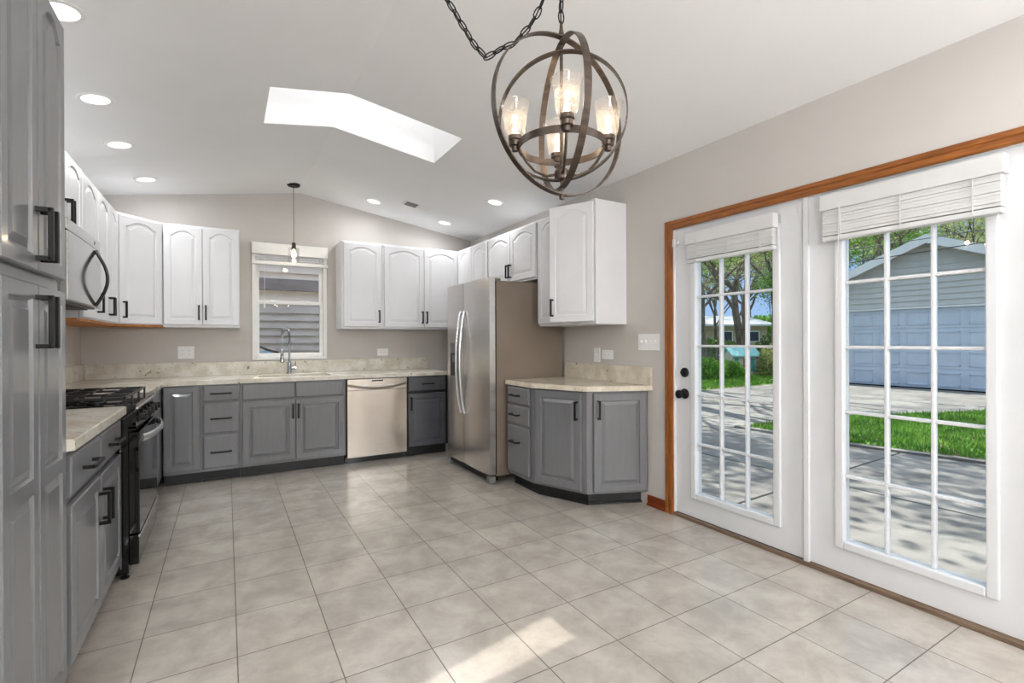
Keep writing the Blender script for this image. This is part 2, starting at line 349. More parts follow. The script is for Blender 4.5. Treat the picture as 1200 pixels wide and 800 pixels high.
# knee walls that close the eaves
mb.box(XL-WT, XL-WT+.03, YF-WT, YB+WT, cz(XL)-.05, rz_(XL-WT)-.05); mb.box(EX-.03, EX, YF-WT, YB+WT, cz(XR)-.05, rz_(EX)-.05)
for y in (YF-WT, YB+WT-.03):
    mb.add([(x, yy, z) for yy in (y, y+.03) for x, z in ((XL-WT, cz(XL)-.02), (RX, RZ-.02), (EX, cz(XR)-.02), (EX, rz_(EX)-.05), (RX, 3.54), (XL-WT, rz_(XL-WT)-.05))],
           [(0, 1, 4, 5), (1, 2, 3, 4), (6, 7, 10, 11), (7, 8, 9, 10), (0, 5, 11, 6), (2, 3, 9, 8)])
ro = mb.build('trim_1', shingle); struct(ro); ro.name = 'roof'
# skylight shaft
sw = bpy.data.objects.new('window_2', None); COL.objects.link(sw); struct(sw); sw.location = (RX, (SKY0+SKY1)/2, RZ)
mb = MB(); ox, oy, oz = RX, (SKY0+SKY1)/2, RZ
def qd(*p): mb.add([(a-ox, b-oy, c_-oz) for a, b, c_ in p], [(0, 1, 2, 3)])
t_ = .012
for y in (SKY0, SKY1):
    for a, b in ((SKX0, RX), (RX, SKX1)):
        yo = y-t_ if y == SKY0 else y+t_
        for yy in (y, yo): qd((a, yy, cz(a)), (b, yy, cz(b)), (b, yy, rz_(b)+.05), (a, yy, rz_(a)+.05))
        qd((a, y, rz_(a)+.05), (b, y, rz_(b)+.05), (b, yo, rz_(b)+.05), (a, yo, rz_(a)+.05))
for x in (SKX0, SKX1):
    xo = x-t_ if x == SKX0 else x+t_
    for xx in (x, xo): qd((xx, SKY0, cz(x)), (xx, SKY1, cz(x)), (xx, SKY1, rz_(x)+.05), (xx, SKY0, rz_(x)+.05))
mb.build('shaft', ceilm, sw)
mb = MB()
for a, b in ((SKX0, RX), (RX, SKX1)): qd((a, SKY0, rz_(a)+.04), (b, SKY0, rz_(b)+.04), (b, SKY1, rz_(b)+.04), (a, SKY1, rz_(a)+.04))
mb.build('glass', dome, sw)

# ------------------------------------------------------------------ window in the back wall
wn = bpy.data.objects.new('window_1', None); COL.objects.link(wn); struct(wn); wn.location = ((WX0+WX1)/2, YB, WZ0)
cx = (WX0+WX1)/2; hw = (WX1-WX0)/2
mb = MB(); f = .035; H_ = WZ1-WZ0
mb.cbox(-hw, -hw+f, -.012, .12, 0, H_, .004); mb.cbox(hw-f, hw, -.012, .12, 0, H_, .004); mb.cbox(-hw+f, hw-f, -.012, .12, H_-f, H_, .004); mb.cbox(-hw+f, hw-f, -.02, .12, 0, .035, .004)
mb.build('window_frame', plasticw, wn)
def sash(y, z0, z1, s=.035):
    mb = MB(); a = hw-f
    mb.cbox(-a, -a+s, y, y+.03, z0, z1, .003); mb.cbox(a-s, a, y, y+.03, z0, z1, .003)
    mb.cbox(-a+s, a-s, y, y+.03, z0, z0+s, .003); mb.cbox(-a+s, a-s, y, y+.03, z1-s, z1, .003)
    o = mb.build('sash', plasticw, wn)
    MB().box(-a+s, a-s, y+.012, y+.016, z0+s, z1-s).build('glass', glass, o); return o
lo_ = sash(.03, .035, .635); up_ = sash(.065, .60, H_-f)
for x in (-.17, .17): MB().cbox(x-.025, x+.025, .012, .03, .615, .64, .004).build('sash_lock', plasticw, wn)
# raised blind on the window
bl = thing('window_blind', 'small white slatted blind raised high over the sink window', 'blind', (cx, YB-.02, WZ1-.22))
MB().cbox(-hw-.004, hw+.004, -.045, -.001, .10, .222, .006).build('headrail', plasticw, bl)
mb = MB(); mb.cbox(-hw-.004, hw+.004, -.045, -.001, -.005, .03, .004)
mb.build('bottom_rail', plasticw, bl)
mb = MB()
for k in range(2): mb.box(-hw+.03, hw-.03, -.04, -.006, .045+k*.024, .0475+k*.024)
mb.build('slats', plasticw, bl)
MB().tube([(-hw+.115, -.05, .1), (-hw+.115, -.052, -.16), (-hw+.112, -.05, -.42)], .0022, 6).lathe([(.004, 0), (.009, .01), (.007, .05), (.002, .055)], 10, Matrix.Translation((-hw+.112, -.05, -.47))).build('pull_cord', plasticw, bl)

# ------------------------------------------------------------------ french doors
def lite_door(name, y0, y1, gy0, gy1, hand):
    root = bpy.data.objects.new(name, None); COL.objects.link(root); struct(root); root.location = (XR+.02, y0, 0)
    W = y1-y0; a, b = gy0-y0, gy1-y0; z0, z1 = .195, 1.885; zt = 2.035
    mb = MB(); t = .045
    mb.box(0, t, 0, a-.03, .022, zt); mb.box(0, t, b+.03, W, .022, zt); mb.box(0, t, a-.03, b+.03, .022, z0-.03); mb.box(0, t, a-.03, b+.03, z1+.03, zt)
    mb.build('door_panel', doorm, root)
    mb = MB()
    for (p, q, r, s) in ((a-.042, a, z0-.042, z1+.042), (b, b+.042, z0-.042, z1+.042), (a, b, z0-.042, z0), (a, b, z1, z1+.042)):
        mb.cbox(-.014, t+.012, p, q, r, s, .007)
    mb.build('lite_frame', doorm, root)
    mb = MB(); g = (b-a)/3; pz_ = (z1-z0)/5
    for k in (1, 2): mb.cbox(.006, t-.006, a+k*g-.008, a+k*g+.008, z0, z1, .005)
    for k in (1, 2, 3, 4): mb.cbox(.007, t-.007, a, b, z0+k*pz_-.008, z0+k*pz_+.008, .005)
    mb.build('muntins', doorm, root)
    MB().box(.020, .025, a, b, z0, z1).build('glass', glass, root)
    MB().cbox(-.004, t-.01, .0, W, .004, .024, .003).build('door_sweep', sillm if hand else kickm, root)
    return root
d1 = lite_door('door_1', 1.535, 2.44, 1.712, 2.265, 0)
d2 = lite_door('door_2', .60, 1.507, .778, 1.333, 1)
# deadbolt and knob on the left door
for nm, zz in (('deadbolt', 1.022), ('door_knob', .872)):
    yk = 2.362-1.535
    M = Matrix.Translation((0, yk, zz)) @ Matrix.Rotation(-pi/2, 4, 'Y')
    if nm == 'deadbolt':
        mb = MB(); mb.lathe([(.0, 0), (.034, 0), (.034, .006), (.028, .014), (.022, .018), (0, .018)], 28, M); mb.cbox(-.03, -.016, yk-.018, yk+.018, zz-.005, zz+.005, .003)
    else:
        mb = MB(); mb.lathe([(0, 0), (.036, 0), (.036, .005), (.03, .012), (.014, .018), (.012, .038), (.022, .044), (.029, .056), (.029, .066), (.02, .075), (0, .077)], 28, M)
    mb.build(nm, blackm, d1, smooth=True)
# white child latch at the upper left of the door and hinges by the meeting post
MB().cbox(-.014, 0, 2.40-1.535, 2.436-1.535, 1.93, 1.955, .003).cbox(-.03, -.012, 2.425-1.535, 2.447-1.535, 1.915, 1.972, .004).build('latch', plasticw, d1)
# jamb post between the doors, side jambs
mb = MB(); mb.cbox(XR+.004, XR+.10, 1.507, 1.535, .01, 2.04, .003); mb.box(XR, EX, 2.44, DY1, 0, DZ); mb.box(XR, EX, DY0, .60, 0, DZ); mb.box(XR, EX, .60, 2.44, 2.035, DZ)
struct(mb.build('trim_2', doorm))
struct(MB().cbox(XR-.012, EX, DY0, DY1, 0, .020, .004).build('trim_3', sillm))
# oak casing
def casing(name, y0, y1, z0, z1, m, vert):
    mb = MB()
    if vert:
        w_ = y1-y0
        mb.cbox(XR-.016, XR+.001, y0, y1, z0, z1, .004); mb.cbox(XR-.022, XR-.014, y0+w_*.55, y1-w_*.08, z0, z1, .004); mb.cbox(XR-.019, XR-.014, y0+w_*.1, y0+w_*.4, z0, z1, .003)
    else:
        w_ = z1-z0
        mb.cbox(XR-.016, XR+.001, y0, y1, z0, z1, .004); mb.cbox(XR-.022, XR-.014, y0, y1, z0+w_*.55, z1-w_*.08, .004); mb.cbox(XR-.019, XR-.014, y0, y1, z0+w_*.1, z0+w_*.4, .003)
    return struct(mb.build(name, m))
casing('trim_4', 2.445, 2.512, 0, 2.102, woodv, True)
casing('trim_5', .46, 2.445, 2.037, 2.102, woodh, False)
casing('trim_6', .46, .527, 0, 2.037, woodv, True)
mb = MB(); mb.cbox(XR-.014, XR+.001, 2.512, 2.69, 0, .078, .005); mb.cbox(XR-.024, XR-.012, 2.512, 2.69, 0, .018, .006)
struct(mb.build('baseboard_right', woodb))
struct(MB().cbox(XR-.014, XR+.001, YF, .46, 0, .078, .005).build('baseboard_right', woodb))
struct(MB().cbox(XL-.001, XL+.014, YF, 1.64, 0, .078, .005).build('baseboard_left', woodb))
struct(MB().cbox(XL+.014, XR-.014, YF-.001, YF+.014, 0, .078, .005).build('baseboard_front', woodh))

def door_blind(y0, y1, ztop, zval, zbot, label, depth):
    b = thing('door_blind', label, 'blind', (XR+.005, y0, zbot))
    W = y1-y0
    MB().cbox(-depth, -.002, 0, W, zval-zbot, ztop-zbot, .005).build('valance', blindm, b)
    mb = MB(); n = 9; hh = zval-zbot-.028
    for k in range(n):
        z = .028+hh*(k+.5)/n; jig = (.004 if k % 3 == 1 else 0)
        mb.cbox(-depth+.012-jig, -.006, .012, W-.012, z-hh/n*.49, z+hh/n*.49, .003)
    mb.build('slats', blindm, b)
    MB().cbox(-depth+.010, -.006, .010, W-.010, 0, .024, .005).build('bottom_rail', blindm, b)
    for t in (.14, .5, .86):
        MB().box(-depth+.005, -depth+.0085, W*t-.002, W*t+.002, .004, zval-zbot).build('ladder_tape', blindm, b)
    MB().tube([(-depth-.004, W-.10, ztop-zbot-.06), (-depth-.006, W-.098, .0), (-depth-.002, W-.085, -.30)], .0022, 6).build('pull_cord', blindm, b)
    return b
door_blind(1.672, 2.305, 1.985, 1.90, 1.775, 'white slatted blind bunched at the top of the door with the black knob', .055)
door_blind(.70, 1.415, 2.005, 1.925, 1.765, 'wide white slatted blind bunched at the top of the right-hand glazed door', .065)

# ================================================================== cabinet builders
def rect_ring(x0, x1, z0, z1, y, arch, n):
    p = [(x0, y, z0), (x1, y, z0)]
    for k in range(n+1):
        t = k/n; u = 2*t-1
        s_ = max(0, 1-(abs(u)/.86)**2.2) if arch else 0
        p.append((x1-t*(x1-x0), y, z1-(arch*(1-s_) if arch else 0)))
    return p
def raised(w_, h_, arch=0, panels=None, rail=.052, t=.02, gd=.010):
    """raised-panel door, x 0..w, y 0 (back)..-t (front), z 0..h"""
    mb = MB(); e = .004
    vs = []; fs = []
    def ringq(rings):
        vs = []; fs = []; n = len(rings[0])
        for r in rings: vs += r
        for i in range(len(rings)-1):
            for k in range(n):
                a = i*n+k; b = i*n+(k+1) % n; fs.append((a, b, b+n, a+n))
        fs.append(tuple(range((len(rings)-1)*n, len(rings)*n)))
        mb.add(vs, fs)
    def R(i, y): return [(i, y, i), (w_-i, y, i), (w_-i, y, h_-i), (i, y, h_-i)]
    vs = R(0, 0)+R(0, -t+e)+R(e, -t)
    fs = [(3, 2, 1, 0)]
    for i in range(2):
        for k in range(4): a = i*4+k; b = i*4+(k+1) % 4; fs.append((a, b, b+4, a+4))
    mb.add(vs, fs)
    ps = panels or [(0, h_)]
    for q, (z0, z1) in enumerate(ps):
        A = arch if q == len(ps)-1 else 0; n = 12
        lo = z0+(e if q == 0 else 0); hi = z1-(e if q == len(ps)-1 else 0)
        zb = z0+(rail if q == 0 else rail*.5); zt_ = z1-(rail*.75 if A else rail if q == len(ps)-1 else rail*.5)
        rings = [rect_ring(e, w_-e, lo, hi, -t, 0, n),
                 rect_ring(rail, w_-rail, zb, zt_, -t, A, n),
                 rect_ring(rail+.004, w_-rail-.004, zb+.004, zt_-.004, -t+gd, A, n),
                 rect_ring(rail+.012, w_-rail-.012, zb+.012, zt_-.012, -t+gd, A, n),
                 rect_ring(rail+.034, w_-rail-.034, zb+.034, zt_-.034, -t+.001, A, n)]
        if w_-2*rail-.08 < .02: rings = rings[:4]
        ringq(rings)
    return mb
def slab(w_, h_, t=.02):
    mb = MB(); e = .006
    def R(i, y): return [(i, y, i), (w_-i, y, i), (w_-i, y, h_-i), (i, y, h_-i)]
    vs = R(0, 0)+R(0, -t+e)+R(e*.6, -t+.002)+R(e+.004, -t); fs = [(3, 2, 1, 0), (12, 13, 14, 15)]
    for i in range(3):
        for k in range(4): a = i*4+k; b = i*4+(k+1) % 4; fs.append((a, b, b+4, a+4))
    return mb.add(vs, fs)
def pull(L_, vert, out=.034, b=.0065):
    mb = MB(); h = L_/2
    if vert:
        mb.cbox(-b, b, -out-b, -out+b, -h, h, .0015)
        for s_ in (-1, 1): mb.box(-b, b, -out, 0, s_*(h-b)-b, s_*(h-b)+b)
    else:
        mb.cbox(-h, h, -out-b, -out+b, -b, b, .0015)
        for s_ in (-1, 1): mb.box(s_*(h-b)-b, s_*(h-b)+b, -out, 0, -b, b)
    return mb
HL = .14
def add_door(cab, x, z, w_, h_, m, arch=0, handle=None, panels=None, ang=0, hl=HL, rail=.052):
    """handle: (x from door left, z of handle centre)"""
    mb = raised(w_, h_, arch, panels, rail, gd=.006 if m is whitem else .010)
    if ang:
        mb.v = [(a-w_, b, c_) for a, b, c_ in mb.v]
        d = mb.build('door', m, cab, (x+w_, -.005, z), (0, 0, ang))
        off = -w_
    else: d = mb.build('door', m, cab, (x, -.005, z)); off = 0
    if handle: pull(hl, True).build('handle', blackm, d, (handle[0]+off, -.02, handle[1]))
    return d
def add_drawer(cab, x, z, w_, h_, m, handle=True, hl=.165):
    d = slab(w_, h_).build('drawer', m, cab, (x, -.005, z))
    if handle: pull(hl, False).build('handle', blackm, d, (w_/2, -.02, h_/2))
    return d
def base_cab(label, loc, rz, W, m=greym, D=.60, top=.869, kick=.10, rec=.072, km=kickm, group=None, name='base_cabinet'):
    c_ = thing(name, label, 'cabinet', loc, rz, group)
    MB().box(.001, W-.001, 0, D, kick, top).build('body', m, c_)
    MB().box(.001, W-.001, rec, D, 0, kick).cbox(.001, W-.001, rec-.012, rec, 0, .016, .004).build('toe_kick', km, c_)
    return c_
def wall_cab(label, loc, rz, W, H, D=.318, m=whitem, under=None):
    c_ = thing('wall_cabinet', label, 'cabinet', loc, rz)
    mb = MB(); mb.box(.0008, W-.0008, 0, D, .016 if under else 0, H); mb.cbox(.0008, W-.0008, -.006, .01, H-.022, H, .003)
    mb.build('body', m, c_)
    if under: MB().box(.004, W-.004, .004, D, 0, .016).build('bottom_panel', under, c_)
    return c_

# ---------------- base cabinets, back run (front face frame Y=5.11)
FY = 5.11
g1 = base_cab('grey corner base cabinet with one tall raised-panel door next to the range', (-.472, FY, 0), 0, .277, D=.68)
add_door(g1, .004, .128, .262, .732, greym, rail=.05)
g2 = base_cab('grey three-drawer base cabinet between the corner cabinet and the sink', (-.195, FY, 0), 0, .302, D=.68)
for z0, z1 in ((.722, .860), (.438, .700), (.128, .414)): add_drawer(g2, .014, z0, .275, z1-z0, greym)
g3 = base_cab('wide grey sink base cabinet with two raised-panel doors below the faucet', (.107, FY, 0), 0, .928, D=.68)
for x in (.016, .464): add_drawer(g3, x, .716, .444, .142, greym, False)
add_door(g3, .016, .125, .444, .572, greym, handle=(.422, .465)); add_door(g3, .464, .125, .444, .572, greym, handle=(.022, .465))
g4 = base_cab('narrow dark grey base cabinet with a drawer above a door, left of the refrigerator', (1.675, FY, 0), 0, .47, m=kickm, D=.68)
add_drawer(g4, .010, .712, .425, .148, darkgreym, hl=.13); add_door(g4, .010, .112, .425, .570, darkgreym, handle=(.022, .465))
# left run
LX = -.50
g5 = base_cab('grey base cabinet at left with two drawers over two doors, between tall cabinet and range', (LX, 2.225, 0), pi/2, 1.015, D=.635)
add_drawer(g5, .06, .70, .455, .145, greym); add_drawer(g5, .53, .70, .465, .145, greym)
add_door(g5, .06, .105, .455, .565, greym, handle=(.425, .43)); add_door(g5, .53, .105, .465, .565, greym, handle=(.03, .43))
g6 = base_cab('short grey base cabinet in the corner beyond the range', (LX, 4.012, 0), pi/2, 1.09, D=.635)
add_drawer(g6, .02, .70, .60, .145, greym); add_door(g6, .02, .105, .60, .565, greym, handle=(.04, .43))
MB().box(.62, 1.09, -.02, 0, .1, .869).build('filler_panel', greym, g6)

# tall cabinet
tc_ = thing('tall_cabinet', 'tall grey pantry cabinet with four arched and panelled doors at the left edge', 'cabinet', (LX, 1.655, 0), pi/2)
mb = MB(); mb.box(0, .566, 0, .635, .1, 2.34); mb.cbox(0, .566, -.003, .012, 1.425, 1.455, .003); mb.build('body', greym, tc_)
MB().box(0, .566, .07, .635, 0, .1).build('toe_kick', kickm, tc_)
for x in (.006, .286):
    hx = .252 if x < .1 else .022
    add_door(tc_, x, 1.460, .274, .862, greym, arch=.05, handle=(hx, .106), hl=.155, rail=.045)
    add_door(tc_, x, .105, .274, 1.315, greym, handle=(hx, 1.205), panels=[(0, .735), (.735, 1.315)], hl=.155, rail=.045)

# ---------------- angled end base cabinet at the refrigerator
e5 = thing('base_cabinet', 'grey angled end base cabinet with drawers and two doors, right of the refrigerator', 'cabinet', (2.45, 3.2, 0))
def e_(pts): return [(x-2.45, y-3.2) for x, y in pts]
P0, P1, P2, P3 = (2.135, 3.715), (2.135, 3.315), (2.318, 2.868), (2.765, 2.690)
MB().prism(e_([P0, P1, P2, P3, (2.765, 3.715)]), .10, .869).build('body', greym, e5)
K = [(2.205, 3.715), (2.205, 3.335), (2.375, 2.925), (2.765, 2.765)]
MB().prism(e_(K+[(2.765, 3.715)]), 0, .10).prism(e_([(2.193, 3.715), (2.193, 3.33), (2.366, 2.914), (2.765, 2.752), (2.765, 3.70)]), 0, .016).build('toe_kick', kickm, e5)
def face(Pa, Pb):
    a = Vector(Pa); b = Vector(Pb); d = (b-a); return (a.x-2.45, a.y-3.2), math.atan2(d.y, d.x), d.length
def on_face(o, fc, x, z):
    (fx, fy), an, ln = fc; o.location = (fx+cos(an)*x+sin(an)*.005, fy+sin(an)*x-cos(an)*.005, z); o.rotation_euler = (0, 0, an)
fa, fb, fc_ = face(P0, P1), face(P1, P2), face(P2, P3)
for z0, z1 in ((.722, .858), (.552, .702), (.135, .532)):
    d = slab(.345, z1-z0).build('drawer', greym, e5); on_face(d, fa, .012, z0); pull(.13, False).build('handle', blackm, d, (.15, -.02, (z1-z0)*(.5 if z0 > .2 else .66)))
d = raised(fb[2]-.07, .735).build('door', greym, e5); on_face(d, fb, .032, .123); pull(HL, True).build('handle', blackm, d, (fb[2]-.07-.03, -.02, .60))
d = raised(fc_[2]-.07, .735).build('door', greym, e5); on_face(d, fc_, .048, .118); pull(HL, True).build('handle', blackm, d, (.035, -.02, .615))

# ---------------- wall cabinets
UZ, UT = 1.388, 2.342
UF = 5.482
c1 = wall_cab('white arched two-door wall cabinet left of the sink window', (-.50, UF, UZ), 0, .614, UT-UZ, under=None)
for x, hx in ((.006, .272), (.309, .024)): add_door(c1, x, .022, .299, .912, whitem, .045, (hx, .115))
c2 = wall_cab('single-door white wall cabinet right of the sink window', (1.072, UF, UZ), 0, .444, UT-UZ)
add_door(c2, .02, .022, .405, .912, whitem, .045, (.378, .115))
c3 = wall_cab('white two-door wall cabinet between window-side cabinet and refrigerator corner', (1.516, UF, UZ), 0, .932, UT-UZ)
for x, w_, hx in ((.02, .462, .438), (.487, .43, .024)): add_door(c3, x, .022, w_, .912, whitem, .045, (hx, .115))
# diagonal corner
dc = thing('wall_cabinet', 'white angled corner wall cabinet with one arched door between range side and back wall', 'cabinet', (-.80, 5.172, UZ))
an = math.atan2(5.482-5.172, .30); ln = math.hypot(.30, .31)
pts = [(0, 0), (.299, .31), (.299, .622), (-.338, .622), (-.338, 0)]
MB().prism(pts, .016, UT-UZ).build('body', whitem, dc); MB().prism([(0.004, .006), (.295, .313), (.295, .62), (-.336, .62), (-.336, .006)], 0, .016).build('bottom_panel', woodu, dc)
dd = raised(ln-.05, .912, .045).build('door', whitem, dc, (.025*cos(an)+.001*sin(an), .025*sin(an)-.001*cos(an), .022), (0, 0, an)); pull(HL, True).build('handle', blackm, dd, (.03, -.02, .115))
# left run
c5 = wall_cab('white two-door wall cabinet above the microwave', (-.80, 3.245, 1.885), pi/2, .755, UT-1.885, .336)
for x, hx in ((.006, .352), (.379, .022)): add_door(c5, x, .012, .369, .43, whitem, .035, (hx, .09), hl=.13)
c6 = wall_cab('white single-door wall cabinet right beside the microwave', (-.80, 4.001, UZ), pi/2, .43, UT-UZ, .336, under=woodu)
add_door(c6, .01, .022, .41, .912, whitem, .045, (.385, .115))
c7 = wall_cab('white two-door wall cabinet next to the angled corner cabinet', (-.80, 4.432, UZ), pi/2, .738, UT-UZ, .336, under=woodu)
for x, hx in ((.008, .335), (.372, .022)): add_door(c7, x, .022, .358, .912, whitem, .045, (hx, .115))
c7b = wall_cab('white two-door wall cabinet hidden partly behind the tall pantry cabinet', (-.80, 2.225, UZ), pi/2, 1.018, UT-UZ, .336, under=woodu)
for x, hx in ((.008, .475), (.512, .022)): add_door(c7b, x, .022, .498, .912, whitem, .045, (hx, .115))
# right wall
RXF = 2.452
c8 = wall_cab('white wall cabinet with two narrow arched doors in the far right corner', (RXF, 5.478, UZ), -pi/2, .80, UT-UZ, .316)
for x in (.03, .405): add_door(c8, x, .022, .365, .912, whitem, .045, (.335 if x < .1 else .03, .115))
c9 = wall_cab('short white two-door wall cabinet above the refrigerator', (RXF, 4.677, 1.815), -pi/2, .972, UT-1.815, .316)
for x, w_, hx in ((.02, .46, .438), (.487, .46, .022)): add_door(c9, x, .018, w_, .488, whitem, .045, (hx, .10), hl=.13)
c10 = wall_cab('white end wall cabinet whose right door stands ajar, near the patio doors', (RXF, 3.704, 1.378), -pi/2, .786, UT-1.378, .316)
add_door(c10, .012, .02, .373, .925, whitem, .045)
add_door(c10, .390, .02, .383, .925, whitem, .045, (.03, .115), ang=radians(26))

# ================================================================== countertops
def countertop(label, outline, z0, z1, m, hole=None):
    bm = bmesh.new(); e = []
    loops = [outline]+([hole] if hole else [])
    for lp in loops:
        vs = [bm.verts.new((p[0], p[1], z1)) for p in lp]; e += [bm.edges.new((vs[i], vs[(i+1) % len(vs)])) for i in range(len(vs))]
    bmesh.ops.triangle_fill(bm, edges=e, use_beauty=True, use_dissolve=True, normal=(0, 0, 1))
    g = bmesh.ops.extrude_face_region(bm, geom=bm.faces[:])
    for v in [q for q in g['geom'] if isinstance(q, bmesh.types.BMVert)]: v.co.z = z0
    bmesh.ops.recalc_face_normals(bm, faces=bm.faces[:])
    # ease the top edge
    te = [ed for ed in bm.edges if all(abs(v.co.z-z1) < 1e-5 for v in ed.verts) and len(ed.link_faces) == 2 and any(abs(f.normal.z) < .5 for f in ed.link_faces)]
    bmesh.ops.bevel(bm, geom=te, offset=.004, segments=2, affect='EDGES')
    t = thing('countertop', label, 'countertop', (outline[0][0], outline[0][1], z0))
    bmesh.ops.translate(bm, verts=bm.verts[:], vec=(-outline[0][0], -outline[0][1], -z0))
    me = bpy.data.meshes.new('slab'); bm.to_mesh(me); bm.free(); me.materials.append(m)
    o = bpy.data.objects.new('slab', me); COL.objects.link(o); o.parent = t
    return t
def splash(t, x0, x1, y0, y1, z0, z1, m):
    l = t.location; MB().cbox(x0-l.x, x1-l.x, y0-l.y, y1-l.y, z0-l.z, z1-l.z, .002).build('backsplash', m, t)
CZ0, CZ1 = .871, .909
sx0, sx1, sy0, sy1 = .27, .93, 5.20, 5.60
def rr(x0, x1, y0, y1, r, n=5):
    o = []
    for cx_, cy_, a0 in ((x1-r, y0+r, -pi/2), (x1-r, y1-r, 0), (x0+r, y1-r, pi/2), (x0+r, y0+r, pi)):
        for k in range(n+1): a = a0+pi/2*k/n; o.append((cx_+r*cos(a), cy_+r*sin(a)))
    return o
t1 = countertop('long cream speckled granite countertop with sink along the back wall', [(2.16, 5.798), (-1.138, 5.798), (-1.138, 4.008), (-.462, 4.008), (-.462, 5.082), (2.16, 5.082)], CZ0, CZ1, granm, rr(sx0, sx1, sy0, sy1, .05))
splash(t1, -1.115, 2.16, 5.778, 5.799, CZ1, 1.045, granm); splash(t1, -1.139, -1.117, 4.008, 5.799, CZ1, 1.045, granm)
t2 = countertop('short cream countertop at left between tall cabinet and range', [(-1.138, 2.225), (-.455, 2.225), (-.455, 3.238), (-1.138, 3.238)], .875, .915, granm)
splash(t2, -1.139, -1.117, 2.225, 3.238, .915, 1.045, granm)
t3 = countertop('angled beige granite countertop right of the refrigerator', [(2.768, 3.725), (2.105, 3.725), (2.105, 3.305), (2.29, 2.833), (2.768, 2.645)], CZ0, CZ1, gran2)
splash(t3, 2.747, 2.769, 2.645, 3.725, CZ1, 1.045, gran2)
# sink bowl
sk_ = thing('kitchen_sink', 'stainless undermount sink set in the countertop below the window', 'sink', ((sx0+sx1)/2, (sy0+sy1)/2, CZ0-.16))
def ring3(pts, z): return [(x-(sx0+sx1)/2, y-(sy0+sy1)/2, z) for x, y in pts]
mb = MB(); A = [rr(sx0-.02, sx1+.02, sy0-.02, sy1+.02, .06), rr(sx0, sx1, sy0, sy1, .05), rr(sx0+.006, sx1-.006, sy0+.006, sy1-.006, .05), rr(sx0+.03, sx1-.03, sy0+.03, sy1-.03, .04)]
Z = [.159, .159, .02, 0]; n = len(A[0]); vs = []; fs = []
for a, z in zip(A, Z): vs += ring3(a, z)
for i in range(3):
    for k in range(n): p = i*n+k; q = i*n+(k+1) % n; fs.append((p, q, q+n, p+n))
fs.append(tuple(range(3*n, 4*n))); mb.add(vs, fs); mb.build('bowl', steelm, sk_)
MB().lathe([(0, .001), (.04, .001), (.042, .004), (.03, .005), (0, .003)], 20).build('drain', chrome, sk_)
# faucet
fa_ = thing('kitchen_faucet', 'chrome spring-neck pull-down faucet in front of the window', 'faucet', (.578, 5.69, CZ1))
MB().lathe([(.026, 0), (.026, .012), (.022, .02), (.022, .115), (.016, .125), (.013, .13)], 24).build('base', chrome, fa_, smooth=True)
neck = [(0, 0, .12), (0, 0, .30), (-.002, -.002, .40)]
for k in range(1, 13): a = pi*k/12; neck.append((-.002-.042*(1-cos(a)), -.002-.08*(1-cos(a)), .40+.072*sin(a)))
ne = MB().tube(neck, .0105, 12).build('neck', chrome, fa_, smooth=True)
# spring coil around the neck
cp = []; P = [Vector(p) for p in neck[1:]]; tot = 0
for i in range(len(P)-1): tot += (P[i+1]-P[i]).length
turns = 30; steps = turns*10; pos = 0; i = 0; acc = 0
for s_ in range(steps+1):
    d = tot*s_/steps
    while i < len(P)-2 and acc+(P[i+1]-P[i]).length < d: acc += (P[i+1]-P[i]).length; i += 1
    tt = (P[i+1]-P[i]).normalized(); c0 = P[i]+tt*(d-acc); u = tt.cross(Vector((.5, -.2, .02))).normalized(); v_ = tt.cross(u)
    a = 2*pi*s_/10; cp.append(c0+(u*cos(a)+v_*sin(a))*.014)
MB().tube(cp, .0022, 5).build('spring', chrome, ne, smooth=True)
mb = MB(); M = Matrix.Translation((-.086, -.162, 0)); mb.lathe([(.008, .40), (.008, .27), (.014, .262), (.016, .20), (.014, .19), (.021, .17), (.021, .128), (.013, .126)], 18, M)
mb.build('spray_head', chrome, fa_, smooth=True)
MB().tube([(0, 0, .235), (-.03, -.08, .237), (-.086, -.162, .237)], .006, 8).build('holder_arm', chrome, fa_)
mb = MB(); mb.tube([(.018, 0, .055), (.062, -.006, .055)], .014, 14); mb.tube([(.055, -.006, .06), (.062, -.01, .13)], .0045, 8); mb.build('lever', chrome, fa_, smooth=True)

# ================================================================== range
rg = thing('gas_range', 'black freestanding gas range with stainless handle in the left run', 'range', (-.45, 3.245, 0), pi/2)
# local: x along Y 0..755, y into wall (-X), front at negative y
RW = .755
MB().box(0, RW, 0, .66, .03, .895).build('body', bkenam, rg)
MB().cbox(-.001, RW+.001, -.035, .665, .895, .918, .004).build('cooktop', bkglass, rg)
MB().box(.006, RW-.006, .655, .668, .918, .955).build('rear_trim', bkenam, rg)
mb = MB(); mb.add([(0, 0, .78), (RW, 0, .78), (RW, 0, .895), (0, 0, .895), (0, -.035, .785), (RW, -.035, .785), (RW, -.028, .895), (0, -.028, .895)],
                  [(0, 1, 2, 3), (4, 7, 6, 5), (0, 4, 5, 1), (2, 6, 7, 3), (0, 3, 7, 4), (1, 5, 6, 2)])
cpn = mb.build('control_panel', bkglass, rg)
for k in range(5):
    M = Matrix.Translation((.09+k*.144, -.032, .842)) @ Matrix.Rotation(pi/2, 4, 'X')
    mb = MB(); mb.lathe([(0, 0), (.026, 0), (.026, .006), (.019, .010), (.017, .03), (0, .031)], 20, M); mb.cbox(.09+k*.144-.005, .09+k*.144+.005, -.075, -.06, .823, .861, .002)
    mb.build('knob', blackm, rg, smooth=True)
MB().cbox(.001, RW-.001, -.043, -.027, .893, .903, .002).build('front_trim', steelm, rg)
dr = MB().cbox(.004, RW-.004, -.048, -.001, .235, .772, .004).build('oven_door', bkglass, rg)
hp = []
